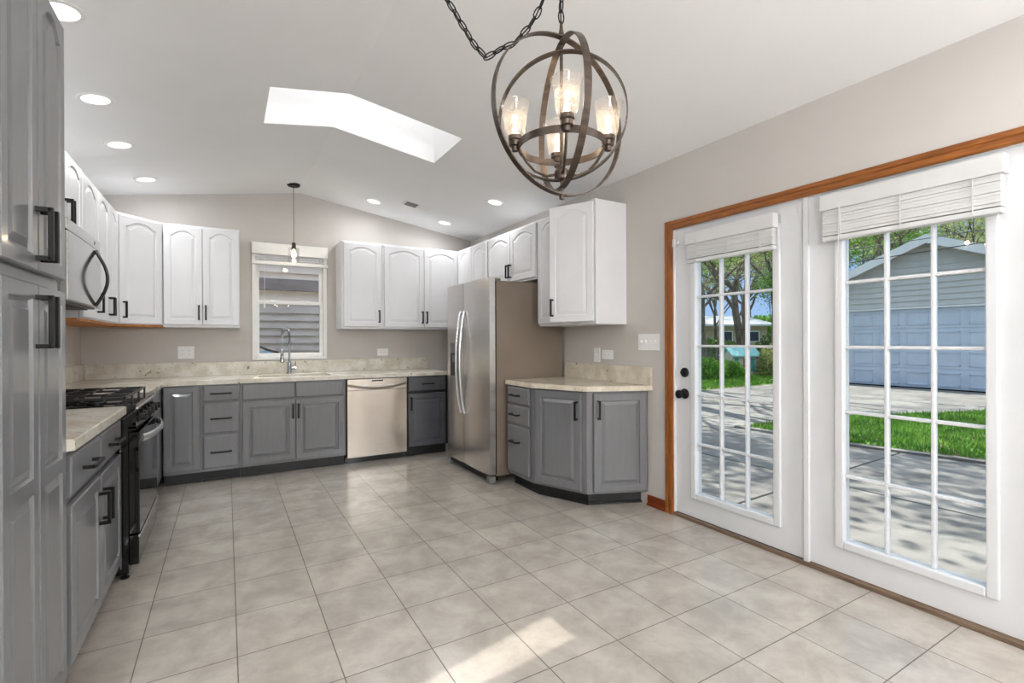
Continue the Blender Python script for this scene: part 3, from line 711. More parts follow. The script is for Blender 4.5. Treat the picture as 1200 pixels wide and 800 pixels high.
for k in range(17): t = k/16; hp.append((.05+t*(RW-.10), -.056-.048*sin(pi*t)**.6, .735))
MB().tube(hp, .016, 10, flat=(.008, .019)).build('handle', handm, dr, smooth=True)
dw_ = MB().cbox(.004, RW-.004, -.044, -.001, .07, .225, .004).build('drawer', bkglass, rg)
MB().cbox(.004, RW-.004, -.05, -.040, .212, .228, .002).build('drawer_trim', steelm, dw_)
for x in (.03, RW-.03):
    for y in (.02, .6): MB().lathe([(.02, 0), (.02, .008), (.01, .012), (.01, .032)], 14, Matrix.Translation((x, y, 0))).build('foot', blackm, rg)
# side strip (silver edge line)
MB().box(-.002, .002, .03, .034, .06, .88).build('side_trim', steelm, rg)
for (bx, by, br_) in ((.17, .16, .045), (.17, .47, .038), (.585, .16, .05), (.585, .47, .038), (.378, .32, .055)):
    MB().lathe([(0, .918), (br_, .918), (br_, .926), (br_*.7, .93), (br_*.7, .937), (0, .938)], 24, Matrix.Translation((bx, by, 0))).build('burner', blackm, rg, smooth=True)
for gx0, gx1 in ((.012, .252), (.256, .499), (.503, .743)):
    mb = MB(); z0, z1 = .950, .961; b = .0045
    for x in (gx0+b, gx1-b): mb.box(x-b, x+b, .01, .635, z0, z1)
    for y in (.016, .322, .629): mb.box(gx0, gx1, y-b, y+b, z0, z1)
    xm = (gx0+gx1)/2
    for y in (.11, .22, .42, .53): mb.box(gx0, xm-.035, y-.003, y+.003, z0+.002, z1+.002); mb.box(xm+.035, gx1, y-.003, y+.003, z0+.002, z1+.002)
    for y0 in (.016, .37): mb.box(xm-.004, xm+.004, y0, y0+.10, z0+.002, z1+.002)
    mb.box(xm-.004, xm+.004, .21, .43, z0+.002, z1+.002)
    for x in (gx0+b, gx1-b):
        for y in (.016, .322, .629): mb.box(x-b, x+b, y-b, y+b, .917, z0)
    mb.build('grate', gratem, rg)

# ================================================================== microwave
mv = thing('microwave', 'stainless over-the-range microwave with bowed handle under the white cabinets', 'microwave', (-.72, 3.247, 1.450), pi/2)
MW, MH = .751, .433
MB().box(0, MW, 0, .418, .006, MH).build('body', greyplas, mv)
MB().box(.02, MW-.02, .03, .40, 0, .006).build('underside_vent', blackm, mv)
MB().cbox(.001, MW-.001, -.03, -.001, MH-.062, MH-.001, .006).build('top_grille', mwm, mv)
md = MB().cbox(.001, MW-.001, -.034, -.001, .012, MH-.065, .006).build('door', mwm, mv)
hp = []
for k in range(21): t = k/20; hp.append((MW-.155, -.034-.058*sin(pi*t), .02+t*(.335)))
MB().tube(hp, .008, 10, flat=(.020, .009)).build('handle', mwdark, md, smooth=True)
M = Matrix.Translation((.60, -.03, MH-.03)) @ Matrix.Rotation(pi/2, 4, 'X')
MB().lathe([(0, 0), (.012, 0), (.012, .0015), (.0095, .002), (.0095, .001), (0, .001)], 20, M).build('logo_badge', chrome, mv)

# ================================================================== dishwasher
dwn = thing('dishwasher', 'stainless steel dishwasher between the sink cabinet and narrow dark cabinet', 'dishwasher', (1.037, FY, 0))
DW = .636
MB().box(.003, DW-.003, .002, .58, .10, .866).build('tub', kickm, dwn)
MB().box(.003, DW-.003, .055, .5, 0, .10).box(.003, DW-.003, .004, .055, .062, .10).build('toe_kick', bkenam, dwn)
def curved(x0, x1, z0, z1, fy, nx=24, nz=10, back=0.0):
    mb = MB(); vs = []; fs = []
    for j in range(nz+1):
        for i in range(nx+1):
            x = x0+(x1-x0)*i/nx; z = z0+(z1-z0)*j/nz; vs.append((x, fy(x, z), z))
    n = nx+1
    for j in range(nz):
        for i in range(nx): a = j*n+i; fs.append((a, a+1, a+n+1, a+n))
    o = len(vs)
    vs += [(x0, back, z0), (x1, back, z0), (x1, back, z1), (x0, back, z1)]
    fs.append((o, o+3, o+2, o+1)); fs.append(tuple([o, o+1]+[nx-k for k in range(n)])); fs.append(tuple([o+3]+[nz*n+k for k in range(n)]+[o+2]))
    fs.append(tuple([o+3, o]+[j*n for j in range(nz+1)])); fs.append(tuple([o+1, o+2]+[(nz-j)*n+nx for j in range(nz+1)]))
    return mb.add(vs, fs)
def fy(x, z):
    u = (x/DW-.5)*2; wz = .62+.16*((z-.4)/.35)**2
    e = 1/(1+math.exp((abs(u)-wz)*14)); return -.024-.007*e
dd_ = curved(.012, DW-.012, .072, .748, fy, 48, 14).build('door', dwm, dwn, smooth=True)
def fy2(x, z):
    u = (x/DW-.5)*2; t = (z-.75)/.11
    zc = .765+.045*u*u; e = 1/(1+math.exp(-(z-zc)*400))
    return -.024-.004-.014*(1-.5*u*u)*e
cp_ = curved(.012, DW-.012, .752, .862, fy2, 30, 22).build('control_panel', dwm, dwn, smooth=True)
mb = MB(); mb.cbox(.25, .37, -.044, -.036, .836, .850, .003); mb.build('handle_recess', bkenam, cp_)
mb = MB(); mb.cbox(.03, .115, -.036, -.030, .818, .832, .002); mb.build('display', greyplas, cp_)
mb = MB()
for x in (.19, .33, .45): mb.cbox(x-.035, x+.035, -.0425, -.036, .790, .802, .002)
mb.build('button_strip', handm, cp_)
M = Matrix.Translation((DW-.045, -.028, .832)) @ Matrix.Rotation(pi/2, 4, 'X')
MB().lathe([(0, 0), (.012, 0), (.012, .004), (.010, .005), (.008, .0035), (0, .0035)], 20, M).build('logo_badge', chrome, cp_)

# ================================================================== refrigerator
FW = .925
fr = thing('refrigerator', 'tall stainless side-by-side refrigerator with water dispenser', 'refrigerator', (2.03, 4.667, 0), -pi/2)
MB().box(.002, FW-.002, 0, .70, .07, 1.775).build('case', casem, fr)
MB().box(.004, FW-.004, -.012, -.0, .09, 1.77).build('door_gasket', blackm, fr)
SE = .388
def fdoor(x0, x1):
    def fyy(x, z):
        u = (x-x0)/(x1-x0); return -.068-.010*sin(pi*u)
    return curved(x0, x1, .085, 1.80, fyy, 16, 2, -.012)
fl = fdoor(.001, SE-.003).build('freezer_door', steelm, fr, smooth=True)
fg = fdoor(SE+.003, FW-.001).build('fridge_door', steelm, fr, smooth=True)
for d_, xx in ((fl, SE-.042), (fg, SE+.042)):
    hp = []
    for k in range(25): t = k/24; hp.append((xx, -.075-.055*sin(pi*t)**.7, .56+t*.975))
    MB().tube(hp, .012, 12, flat=(.013, .010)).build('handle', handm, d_, smooth=True)
mb = MB(); mb.cbox(.095, .275, -.082, -.070, .90, 1.23, .004); dp = mb.build('dispenser', greyplas, fl)
MB().cbox(.105, .265, -.0845, -.075, .91, 1.13, .002).build('dispenser_recess', kickm, dp); MB().cbox(.165, .205, -.092, -.08, 1.04, 1.11, .004).build('spout', greyplas, dp)
MB().box(.02, FW-.02, -.05, .02, .03, .078).box(.04, FW-.04, -.062, -.05, .045, .07).build('base_grille', blackm, fr)
for x in (.03, FW-.03): MB().cbox(x-.028, x+.028, -.075, -.01, .012, .07, .01).lathe([(.014, 0), (.014, .02)], 12, Matrix.Translation((x, -.04, 0))).build('foot', greyplas, fr)
for x in (.03, FW-.03): MB().lathe([(.018, 0), (.018, .07)], 12, Matrix.Translation((x, .62, 0))).build('rear_wheel', blackm, fr)
for x in (.04, FW-.04): MB().cbox(x-.032, x+.032, -.05, .05, 1.776, 1.797, .008).build('hinge_cover', casem, fr)

# ================================================================== plates on the walls
def plate(kind, label, loc, rz, w_, h_, gang, cat, outlet=True, horizontal=False):
    t = thing(kind, label, cat, loc, rz)
    MB().cbox(-w_/2, w_/2, -.007, -.0005, -h_/2, h_/2, .003).build('cover_plate', plasticw, t)
    for k in range(gang):
        cxx = (k-(gang-1)/2)*(w_/gang*.88)
        if outlet:
            for s_ in (-1, 1):
                dx, dz = (s_*.02, 0) if horizontal else (0, s_*.02)
                M = Matrix.Translation((cxx+dx, -.008, dz)) @ Matrix.Rotation(pi/2, 4, 'X')
                MB().lathe([(0, -.001), (.015, -.001), (.015, .0015), (.013, .002), (0, .002)], 16, M).build('receptacle', plasticw, t)
                MB().box(cxx+dx-.006, cxx+dx-.004, -.0105, -.0098, dz-.005, dz+.005).box(cxx+dx+.004, cxx+dx+.006, -.0105, -.0098, dz-.004, dz+.004).build('slots', greyplas, t)
        else:
            MB().cbox(cxx-.005, cxx+.005, -.017, -.006, -.002, .013, .002).build('toggle', plasticw, t)
            MB().cbox(cxx-.008, cxx+.008, -.009, -.006, -.016, .016, .001).build('toggle_collar', plasticw, t)
    return t
plate('wall_outlet', 'white double outlet plate on the back wall left of the window', (-.345, YB, 1.145), 0, .135, .125, 2, 'outlet')
plate('wall_outlet', 'white sideways outlet plate on the back wall right of the window', (1.603, YB, 1.12), 0, .13, .085, 1, 'outlet', True, True)
plate('wall_outlet', 'white sideways outlet plate above the angled countertop', (XR, 3.144, 1.13), -pi/2, .135, .078, 1, 'outlet', True, True)
plate('light_switch', 'tall white blank-faced switch plate above the angled countertop', (XR, 3.28, 1.125), -pi/2, .078, .125, 1, 'switch', False)
plate('light_switch', 'large four-gang white switch plate beside the wooden door casing', (XR, 2.68, 1.235), -pi/2, .215, .125, 4, 'switch', False)

# ================================================================== ceiling things
can_labels = {(-.61, 2.78): 'recessed ceiling light nearest the tall cabinet, cut by the frame top', (-.65, 3.665): 'recessed ceiling light second from the tall cabinet in the left row',
              (-.654, 4.427): 'recessed ceiling light third from the tall cabinet in the left row', (-.60, 5.285): 'recessed ceiling light above the corner wall cabinet, farthest of the left row',
              (1.388, 5.344): 'recessed ceiling light left of the ceiling vent, nearest the pendant', (2.307, 4.276): 'recessed ceiling light above the refrigerator, right of the vent',
              (2.219, 5.359): 'recessed ceiling light in the far right corner below the vent'}
for (x, y) in CANS:
    s_ = SL if x < RX else -SR
    lab = can_labels.get((x, y), 'added recessed fill light in the unseen front part of the room')
    t = thing('recessed_light', lab, 'ceiling light', (x, y, cz(x)), 0, None if (x, y) in can_labels else 'added recessed fill lights in the front part of the room')
    t.rotation_euler = (0, -math.atan(s_), 0)
    MB().lathe([(CR-.004, -.004), (CR+.016, -.004), (CR+.019, -.0005), (CR-.001, -.0005), (CR-.001, .002), (CR-.004, .002)], 32, cap=False).build('trim_ring', plasticw, t, smooth=True)
    MB().lathe([(CR-.003, -.003), (.062, .03), (.052, .062), (.052, .066), (.066, .034), (CR-.001, 0)], 32, cap=False).build('baffle', plasticw, t, smooth=True)
    MB().lathe([(.0, .046), (.03, .048), (.052, .058), (.052, .062), (0, .062)], 28).build('lens', canlens, t, smooth=True)
    ld = bpy.data.lights.new('can_glow', 'AREA'); ld.shape = 'DISK'; ld.size = .10; ld.energy = CAN_W; ld.color = (.97, .985, 1)
    lo = bpy.data.objects.new('can_glow', ld); COL.objects.link(lo); lo.parent = t; lo.location = (0, 0, .0); ld.spread = radians(170)
vt = thing('ceiling_vent', 'white slotted air vent on the sloped ceiling', 'vent', (1.79, 5.063, cz(1.79)), 0); vt.rotation_euler = (0, math.atan(SR), 0)
MB().cbox(-.16, .16, -.075, .075, -.006, -.0005, .002).build('frame', plasticw, vt)
for side in (-1, 1):
    mb = MB()
    for k in range(8): mb.box(side*.075-.062, side*.075+.062, -.06+k*.016, -.052+k*.016, -.010, -.006)
    mb.build('louvres', greyplas if side < 0 else plasticw, vt)

# glowing fill globes added out of view to brighten the room
globem = mat('fill_globe_glow', (1, 1, 1, 1), .3, emis=(.955, .98, 1, 1), es=GLOBE_ES); noise_mix(globem, (.97, .97, .97, 1), (1, 1, 1, 1), 4)
for x, gy in ((-.1, -1.2), (2.2, -1.35)):
    t = thing('fill_globe', 'added glowing fill globe in the unseen front part of the room', 'pendant light', (x, gy, cz(x)), 0, 'added fill globes behind the viewer')
    MB().lathe([(0, -.02), (.05, -.02), (.06, 0)], 24).build('canopy', blackm, t, smooth=True)
    MB().tube([(0, 0, -.02), (0, 0, -.75)], .006, 8).build('stem', blackm, t)
    MB().lathe([(max(0, .17*sin(pi*k/16)), -.92-.17*cos(pi*k/16)) for k in range(17)], 32, cap=False).build('globe', globem, t, smooth=True)

# pendant
pd = thing('pendant_light', 'small glass pendant on a thin cord above the sink', 'pendant light', (.60, 5.456, cz(.60)))
MB().lathe([(0, -.022), (.05, -.022), (.062, -.012), (.064, 0)], 28).build('canopy', blackm, pd, smooth=True)
pz0 = 2.265-cz(.60)
MB().tube([(0, 0, -.02), (0, 0, pz0)], .0028, 6).build('cord', blackm, pd)
MB().lathe([(.004, 0), (.018, -.004), (.02, -.03), (.02, -.055), (.024, -.06), (.024, -.07), (0, -.07)], 20, Matrix.Translation((0, 0, pz0))).build('socket', bronzem, pd, smooth=True)
MB().lathe([(.022, -.055), (.05, -.06), (.052, -.065), (.052, -.20), (.050, -.20), (.050, -.066), (.022, -.058)], 28, Matrix.Translation((0, 0, pz0)), cap=False).build('glass_shade', clearg, pd, smooth=True)
bb = MB().lathe([(.010, -.07), (.012, -.085), (.022, -.11), (.025, -.13), (.018, -.15), (0, -.157)], 18, Matrix.Translation((0, 0, pz0))).build('bulb', bulbm, pd, smooth=True)
pl_ = bpy.data.lights.new('pendant_glow', 'POINT'); pl_.energy = 1; pl_.color = (1, .8, .55); pl_.shadow_soft_size = .025
po = bpy.data.objects.new('pendant_glow', pl_); COL.objects.link(po); po.parent = pd; po.location = (0, 0, pz0-.175)

# ================================================================== orb chandelier
C0 = Vector((.924, 1.264, 1.964))
ch = thing('orb_chandelier', 'bronze orb chandelier with four lit glass shades on a chain', 'chandelier', C0)
def hoop(r, az, wd=.021, th=.004):
    """vertical flat-band ring, its plane's normal at azimuth az"""
    mb = MB(); vs = []; fs = []; n = 96
    nrm = Vector((cos(az), sin(az), 0)); a_ = Vector((-sin(az), cos(az), 0)); b_ = Vector((0, 0, 1))
    for k in range(n):
        q = 2*pi*k/n; d = a_*cos(q)+b_*sin(q)
        for rr_, ww in ((r-th/2, -wd/2), (r+th/2, -wd/2), (r+th/2, wd/2), (r-th/2, wd/2)): vs.append(d*rr_+nrm*ww)
    for k in range(n):
        for j in range(4): a = k*4+j; b = k*4+(j+1) % 4; c_ = ((k+1) % n)*4; fs.append((a, b, c_+(j+1) % 4, c_+j))
    return mb.add(vs, fs)
hoop(.25, 1.601).build('ring', bronzem, ch, smooth=True); hoop(.228, -.307).build('ring', bronzem, ch, smooth=True); hoop(.204, .81).build('ring', bronzem, ch, smooth=True)
RI = .136; ZI = -.098
mb = MB(); vs = []; fs = []; n = 72
for k in range(n):
    q = 2*pi*k/n
    for rr_, zz in ((RI-.002, -.011), (RI+.002, -.011), (RI+.002, .011), (RI-.002, .011)): vs.append((rr_*cos(q), rr_*sin(q), ZI+zz))
for k in range(n):
    for j in range(4): a = k*4+j; b = k*4+(j+1) % 4; c_ = ((k+1) % n)*4; fs.append((a, b, c_+(j+1) % 4, c_+j))
mb.add(vs, fs); mb.build('light_ring', bronzem, ch, smooth=True)
MB().tube([(0, 0, .27), (0, 0, -.262)], .0055, 10).lathe([(.0, .25), (.012, .252), (.009, .262), (.006, .275), (.004, .30), (0, .30)], 14).lathe([(0, -.268), (.008, -.264), (.008, -.25), (0, -.246)], 12).build('rod', bronzem, ch, smooth=True)
MB().lathe([(0, -.205), (.021, -.203), (.023, -.198), (.023, -.176), (.018, -.170), (0, -.168)], 20).build('hub', bronzem, ch, smooth=True)
base_az = math.atan2(-C0.y, -C0.x)
for k in range(4):
    a = base_az+radians(6)+k*pi/2; d = Vector((cos(a), sin(a), 0)); M = Matrix.Translation(d*(RI+.012)+Vector((0, 0, ZI)))
    ap = [d*.02+Vector((0, 0, -.186)), d*.05+Vector((0, 0, -.19)), d*.085+Vector((0, 0, -.175)), d*.112+Vector((0, 0, -.145)), d*(RI)+Vector((0, 0, -.105))]
    MB().tube(ap, .0045, 8).build('arm', bronzem, ch, smooth=True)
    so = MB().lathe([(0, -.014), (.010, -.013), (.012, .0), (.019, .003), (.021, .016), (.019, .018), (.022, .021), (.022, .034), (0, .034)], 20, M).build('socket', bronzem, ch, smooth=True)
    MB().lathe([(.020, .030), (.026, .033), (.031, .043), (.0345, .06), (.0365, .08), (.0385, .10), (.042, .118), (.0475, .133), (.0485, .138), (.0465, .1375), (.0455, .133), (.0405, .118), (.037, .10), (.035, .08), (.033, .061), (.0295, .045), (.025, .036)], 32, M, cap=False).build('glass_shade', seedg, so, smooth=True)
    bu = MB().lathe([(.009, .034), (.011, .045), (.018, .062), (.0225, .08), (.0225, .088), (.018, .102), (.008, .110), (0, .111)], 18, M).build('bulb', clearg, so, smooth=True)
    MB().tube([M @ Vector((.004*cos(q*1.6), .004*sin(q*1.6), .046+q*.0042)) for q in range(13)], .0016, 6).build('filament', filam, so)
    pl_ = bpy.data.lights.new('bulb_glow', 'POINT'); pl_.energy = .42; pl_.color = (1, .80, .56); pl_.shadow_soft_size = .016
    po = bpy.data.objects.new('bulb_glow', pl_); COL.objects.link(po); po.parent = ch; po.location = M @ Vector((0, 0, .08))
# chain: straight drop and swag
def link_mesh(mb, c_, t, rollang, L_=.044, W_=.020, r=.0022):
    t = t.normalized(); u = t.cross(Vector((.3, .9, .1))).normalized(); v_ = t.cross(u); u2 = u*cos(rollang)+v_*sin(rollang)
    pts = []
    for k in range(14):
        q = 2*pi*k/14; pts.append(c_+t*(L_/2*sin(q))+u2*(W_/2*cos(q)))
    mb.tube(pts, r, 6, closed=True)
hook = Vector((0, 0, cz(C0.x)-C0.z))
mb = MB()
def chain(mb, path, step=.0345):
    P = [Vector(p) for p in path]; seg = []; tot = 0
    for i in range(len(P)-1): seg.append((tot, P[i], P[i+1])); tot += (P[i+1]-P[i]).length
    n = int(tot/step)
    for k in range(n):
        d = (k+.5)*tot/n
        for s0, a, b in seg:
            if d <= s0+(b-a).length+1e-6: break
        t = (b-a).normalized(); link_mesh(mb, a+t*(d-s0), t, (k % 2)*pi/2+.3)
chain(mb, [(0, 0, .297), hook-Vector((0, 0, .05))])
mb.build('chain', blackm, ch)
lat = Vector((-.863, .505, 0))
sw_ = [(0, hook.z-.05), (.02, .64), (.05, .385), (.08, .318), (.105, .281), (.148, .233), (.195, .213), (.238, .187), (.275, .226), (.306, .276), (.335, .326), (.368, .381), (.44, .62)]
end_x = C0.x+lat.x*.50; ez = cz(end_x)-C0.z
sw_.append((.50, ez-.045))
mb = MB(); chain(mb, [lat*a+Vector((0, 0, z)) for a, z in sw_]); mb.build('swag_chain', blackm, ch)
MB().tube([Vector((lat.x*a, lat.y*a, z))+Vector((0, .002, 0)) for a, z in sw_], .0022, 6).tube([(0, .002, .28), hook-Vector((0, -.002, .04))], .0022, 6).build('supply_cord', blackm, ch)
MB().tube([hook-Vector((0, 0, .0)), hook-Vector((0, 0, .022)), hook-Vector((.012, 0, .034)), hook-Vector((0, 0, .048)), hook-Vector((-.012, 0, .036))], .003, 8).lathe([(0, -.006), (.018, -.006), (.02, 0)], 16, Matrix.Translation(hook)).build('ceiling_hook', blackm, ch, smooth=True)
MB().lathe([(0, -.045), (.008, -.045), (.012, -.03), (.055, -.02), (.062, 0)], 28, Matrix.Translation(lat*.50+Vector((0, 0, ez)))).build('canopy', blackm, ch, smooth=True)

# ================================================================== outdoors
GZ = -.15
struct(MB().box(-40, 90, -50, 90, GZ-.3, GZ-.03).build('ground', soil))
dv = MB().prism([(EX, -14), (EX, 9.6), (8.0, 9.1), (11.2, 9.0), (14.8, 9.16), (16.93, 9.2), (16.93, -14)], GZ-.05, GZ).build('driveway', conc); struct(dv)
mb = MB()
for (a, b) in (((3.0, 2.6), (9.5, 2.9)), ((3.0, 5.4), (8, 5.9)), ((5.2, -6), (5.0, 9)), ((9.6, 4.9), (9.3, 9)), ((13.2, 4.0), (13.2, 9)), ((3.0, .3), (7.3, .6))):
    A_, B_ = Vector(a), Vector(b); nn = (B_-A_).normalized(); nn = Vector((-nn.y, nn.x))*.012
    mb.prism([A_-nn, B_-nn, B_+nn, A_+nn], GZ, GZ+.002)
struct(mb.build('trim_7', kickm)); 
GP = [(7.05, 4.95), (7.09, 3.38), (7.36, 2.06), (7.9, -6), (13.4, -6), (13.1, 3.4), (11.8, 3.85), (9.9, 4.6), (7.8, 4.95)]
struct(MB().prism(GP, GZ-.02, GZ+.015).build('lawn_bed', soil))
# kerb strip on the near edge
mb = MB(); K_ = [(7.05, 4.95), (7.09, 3.38), (7.36, 2.06), (7.9, -6)]
for i in range(3):
    A_, B_ = Vector(K_[i]), Vector(K_[i+1]); nn = (B_-A_).normalized(); nn = Vector((-nn.y, nn.x))*.06
    mb.prism([A_-nn, B_-nn, B_+nn, A_+nn], GZ, GZ+.03)
struct(mb.build('kerb', conc))
def inside(p, poly):
    x, y = p; r = False; n = len(poly)
    for i in range(n):
        x1, y1 = poly[i]; x2, y2 = poly[(i+1) % n]
        if (y1 > y) != (y2 > y) and x < (x2-x1)*(y-y1)/(y2-y1)+x1: r = not r
    return r
def grass(name, label, poly, nb, h0, h1, wd=.012):
    xs = [p[0] for p in poly]; ys = [p[1] for p in poly]; vs = []; fs = []; k = 0
    while k < nb:
        x, y = random.uniform(min(xs), max(xs)), random.uniform(min(ys), max(ys))
        if not inside((x, y), poly): continue
        a = random.uniform(0, pi*2); h = random.uniform(h0, h1); w_ = wd*random.uniform(.7, 1.4); o = len(vs)
        dx, dy = cos(a)*w_, sin(a)*w_; lx, ly = random.uniform(-.5, .5)*h, random.uniform(-.5, .5)*h
        vs += [(x-dx, y-dy, GZ), (x+dx, y+dy, GZ), (x+lx, y+ly, GZ+h)]; fs.append((o, o+1, o+2)); k += 1
    mb = MB(); mb.v = vs; mb.f = fs; me = bpy.data.meshes.new(name); me.from_pydata(vs, [], fs); me.materials.append(grassm)
    o = bpy.data.objects.new(name, me); COL.objects.link(o); tag(o, label, 'grass', kind='stuff'); return o
grass('grass_strip', 'bright green grass strip between the driveway slabs outside the right door', [(7.15, 4.85), (7.2, 3.4), (7.5, 2.0), (7.9, -3), (13.2, -3), (13.0, 3.35), (11.8, 3.75), (9.9, 4.5), (7.8, 4.85)], 42000, .04, .10)
grass('lawn', 'far lawn edge along the driveway below the hedge', [(8, 9.2), (11.2, 9.1), (14.8, 9.25), (22, 9.6), (26, 16), (14, 16), (9, 13)], 22000, .05, .13, .02)
struct(MB().prism([(8.0, 9.0), (11.2, 9.0), (26, 9.2), (40, 22), (9, 16)], GZ-.04, GZ-.002).build('lawn_ground', soil))

# garage
gr = thing('garage', 'detached garage with pale siding, white gable trim and wide white overhead door', 'garage', (16.95, 5.85, GZ))
GW = 3.55; GE = 2.68; GPk = 4.14
mb = MB()
y0g, y1g = -2.75, 2.75     # overhead door opening
zt = 2.27
# walls
mb.box(0, 6.8, -GW, -GW+.1, 0, GE); mb.box(0, 6.8, GW-.1, GW, 0, GE); mb.box(6.7, 6.8, -GW, GW, 0, GE)
mb.box(0, .1, -GW, y0g, 0, GE); mb.box(0, .1, y1g, GW, 0, GE); mb.box(0, .1, y0g, y1g, zt, GE)
mb.add([(0, -GW, GE), (0, GW, GE), (0, 0, GPk), (.1, -GW, GE), (.1, GW, GE), (.1, 0, GPk)], [(0, 1, 2), (5, 4, 3), (0, 3, 4, 1)])
mb.add([(6.7, -GW, GE), (6.7, GW, GE), (6.7, 0, GPk), (6.8, -GW, GE), (6.8, GW, GE), (6.8, 0, GPk)], [(0, 1, 2), (5, 4, 3)])
# lap siding boards on the front
z = zt+.06
while z < GPk-.1:
    hwid = GW if z < GE else GW*(GPk-z-.08)/(GPk-GE)
    hwid = min(hwid, GW)
    if hwid > .15: mb.add([(-.006, -hwid, z+.16), (-.006, hwid, z+.16), (-.045, hwid, z), (-.045, -hwid, z), (0, -hwid, z), (0, hwid, z)], [(0, 1, 2, 3), (3, 2, 5, 4)])
    z += .16
z = .05
while z < zt+.05:
    for a, b in ((-GW, y0g-.12), (y1g+.12, GW)): mb.add([(-.006, a, z+.16), (-.006, b, z+.16), (-.045, b, z), (-.045, a, z), (0, a, z), (0, b, z)], [(0, 1, 2, 3), (3, 2, 5, 4)])
    z += .16
mb.build('wall', siding_g, gr)
mb = MB()
for s_ in (-1, 1):
    sl = (GPk-GE)/GW; e = GW+.3
    pts = [(0, GPk+.06), (s_*e, GPk+.06-sl*e)]
    mb.add([(-.38, 0, pts[0][1]), (-.38, pts[1][0], pts[1][1]), (7.1, pts[1][0], pts[1][1]), (7.1, 0, pts[0][1]),
            (-.38, 0, pts[0][1]+.07), (-.38, pts[1][0], pts[1][1]+.07), (7.1, pts[1][0], pts[1][1]+.07), (7.1, 0, pts[0][1]+.07)],
           [(0, 1, 2, 3), (4, 7, 6, 5), (1, 5, 6, 2), (0, 4, 5, 1), (3, 2, 6, 7)])
mb.build('roof', shingle, gr)
mb = MB()
for s_ in (-1, 1):
    sl = (GPk-GE)/GW; e = GW+.3
    mb.add([(-.42, 0, GPk-.10), (-.42, s_*e, GPk-.10-sl*e), (-.42, s_*e, GPk+.14-sl*e), (-.42, 0, GPk+.14), (-.37, 0, GPk-.10), (-.37, s_*e, GPk-.10-sl*e), (-.37, s_*e, GPk+.14-sl*e), (-.37, 0, GPk+.14)],
           [(0, 1, 2, 3), (7, 6, 5, 4), (0, 4, 5, 1), (3, 2, 6, 7), (1, 5, 6, 2)])
mb.build('gable_trim', extwhite, gr)
mb = MB(); mb.box(-.04, .02, y0g-.12, y0g, 0, zt+.03); mb.box(-.04, .02, y1g, y1g+.12, 0, zt+.03); mb.box(-.045, .02, y0g-.12, y1g+.12, zt, zt+.05); mb.build('door_trim', extwhite, gr)
mb = MB(); mb.box(.05, .08, y0g, y1g, 0, zt)
ph = zt/4
for r in range(4):
    mb.box(.035, .05, y0g, y1g, r*ph+.012, (r+1)*ph-.012)
    for k in range(8):
        a = y0g+(y1g-y0g)*k/8+.09; b = y0g+(y1g-y0g)*(k+1)/8-.09
        for (p, q, c_, d_) in ((a, b, r*ph+.10, r*ph+.118), (a, b, (r+1)*ph-.118, (r+1)*ph-.10), (a, a+.018, r*ph+.10, (r+1)*ph-.10), (b-.018, b, r*ph+.10, (r+1)*ph-.10)): mb.box(.012, .035, p, q, c_, d_)
mb.build('overhead_door', gdoor, gr)
MB().box(.0, .03, y0g, y1g, 0, .035).build('door_seal', blackm, gr)

# overhead wires
for (a, b, sag, lb) in (((15.5, -8, 4.25), (15.5, 14, 3.95), .25, 'black overhead wire crossing just above the garage peak'), ((11.5, -6, 3.5), (12.5, 14, 3.0), .25, 'lower black overhead wire crossing in front of the garage gable')):
    A_, B_ = Vector(a), Vector(b); pts = [A_.lerp(B_, k/20)-Vector((0, 0, sag*4*(k/20)*(1-k/20))) for k in range(21)]
    o = MB().tube([p-A_ for p in pts], .011, 6).build('overhead_wire', wirem, None, A_); tag(o, lb, 'wire')

# trees
def tree_meshes(seed, H, lean, leaves, lsize, spread=1.0, r0=.16, leafm=leaf1, depth=5):
    rnd = random.Random(seed); tb = MB(); lv = []; lf = []
    def grow(p, d, L_, r, lvl):
        n = 4; pts = [p]; rs = [r]; q = p.copy(); dd = d.copy()
        for k in range(n):
            dd = (dd+Vector((rnd.uniform(-1, 1), rnd.uniform(-1, 1), rnd.uniform(-.4, .8)))*.13).normalized(); q = q+dd*(L_/n); pts.append(q.copy()); rs.append(r*(1-.42*(k+1)/n))
        tb.tube(pts, rs, 7 if lvl < 2 else 4)
        if lvl >= 2:
            for _ in range(leaves if lvl >= depth-1 else leaves//2):
                c_ = pts[rnd.randrange(1, n+1)]+Vector((rnd.gauss(0, 1), rnd.gauss(0, 1), rnd.gauss(0, 1)))*.28
                u = Vector((rnd.gauss(0, 1), rnd.gauss(0, 1), rnd.gauss(0, 1))).normalized(); v_ = u.cross(Vector((rnd.gauss(0, 1), rnd.gauss(0, 1), rnd.gauss(0, 1)))).normalized()
                s_ = lsize*rnd.uniform(.6, 1.5); o = len(lv); lv.extend([c_-u*s_, c_+v_*s_*.6, c_+u*s_, c_-v_*s_*.6]); lf.append((o, o+1, o+2, o+3))
        if lvl < depth:
            for k in range(rnd.choice((2, 3, 3)) if lvl else 4):
                a = rnd.uniform(0, 2*pi); tilt = rnd.uniform(.35, .85)*spread
                u = dd.cross(Vector((cos(a), sin(a), .2))).normalized()
                nd = (dd*cos(tilt)+u*sin(tilt)).normalized(); nd.z += .12
                grow(pts[rnd.choice((2, 3, 4, 4))] if lvl else pts[rnd.choice((3, 4, 4))], nd.normalized(), L_*rnd.uniform(.6, .82), rs[-1]*rnd.uniform(.6, .85), lvl+1)
    grow(Vector((0, 0, -.1)), Vector(lean).normalized(), H*.36, r0, 0)
    return tb, lv, lf
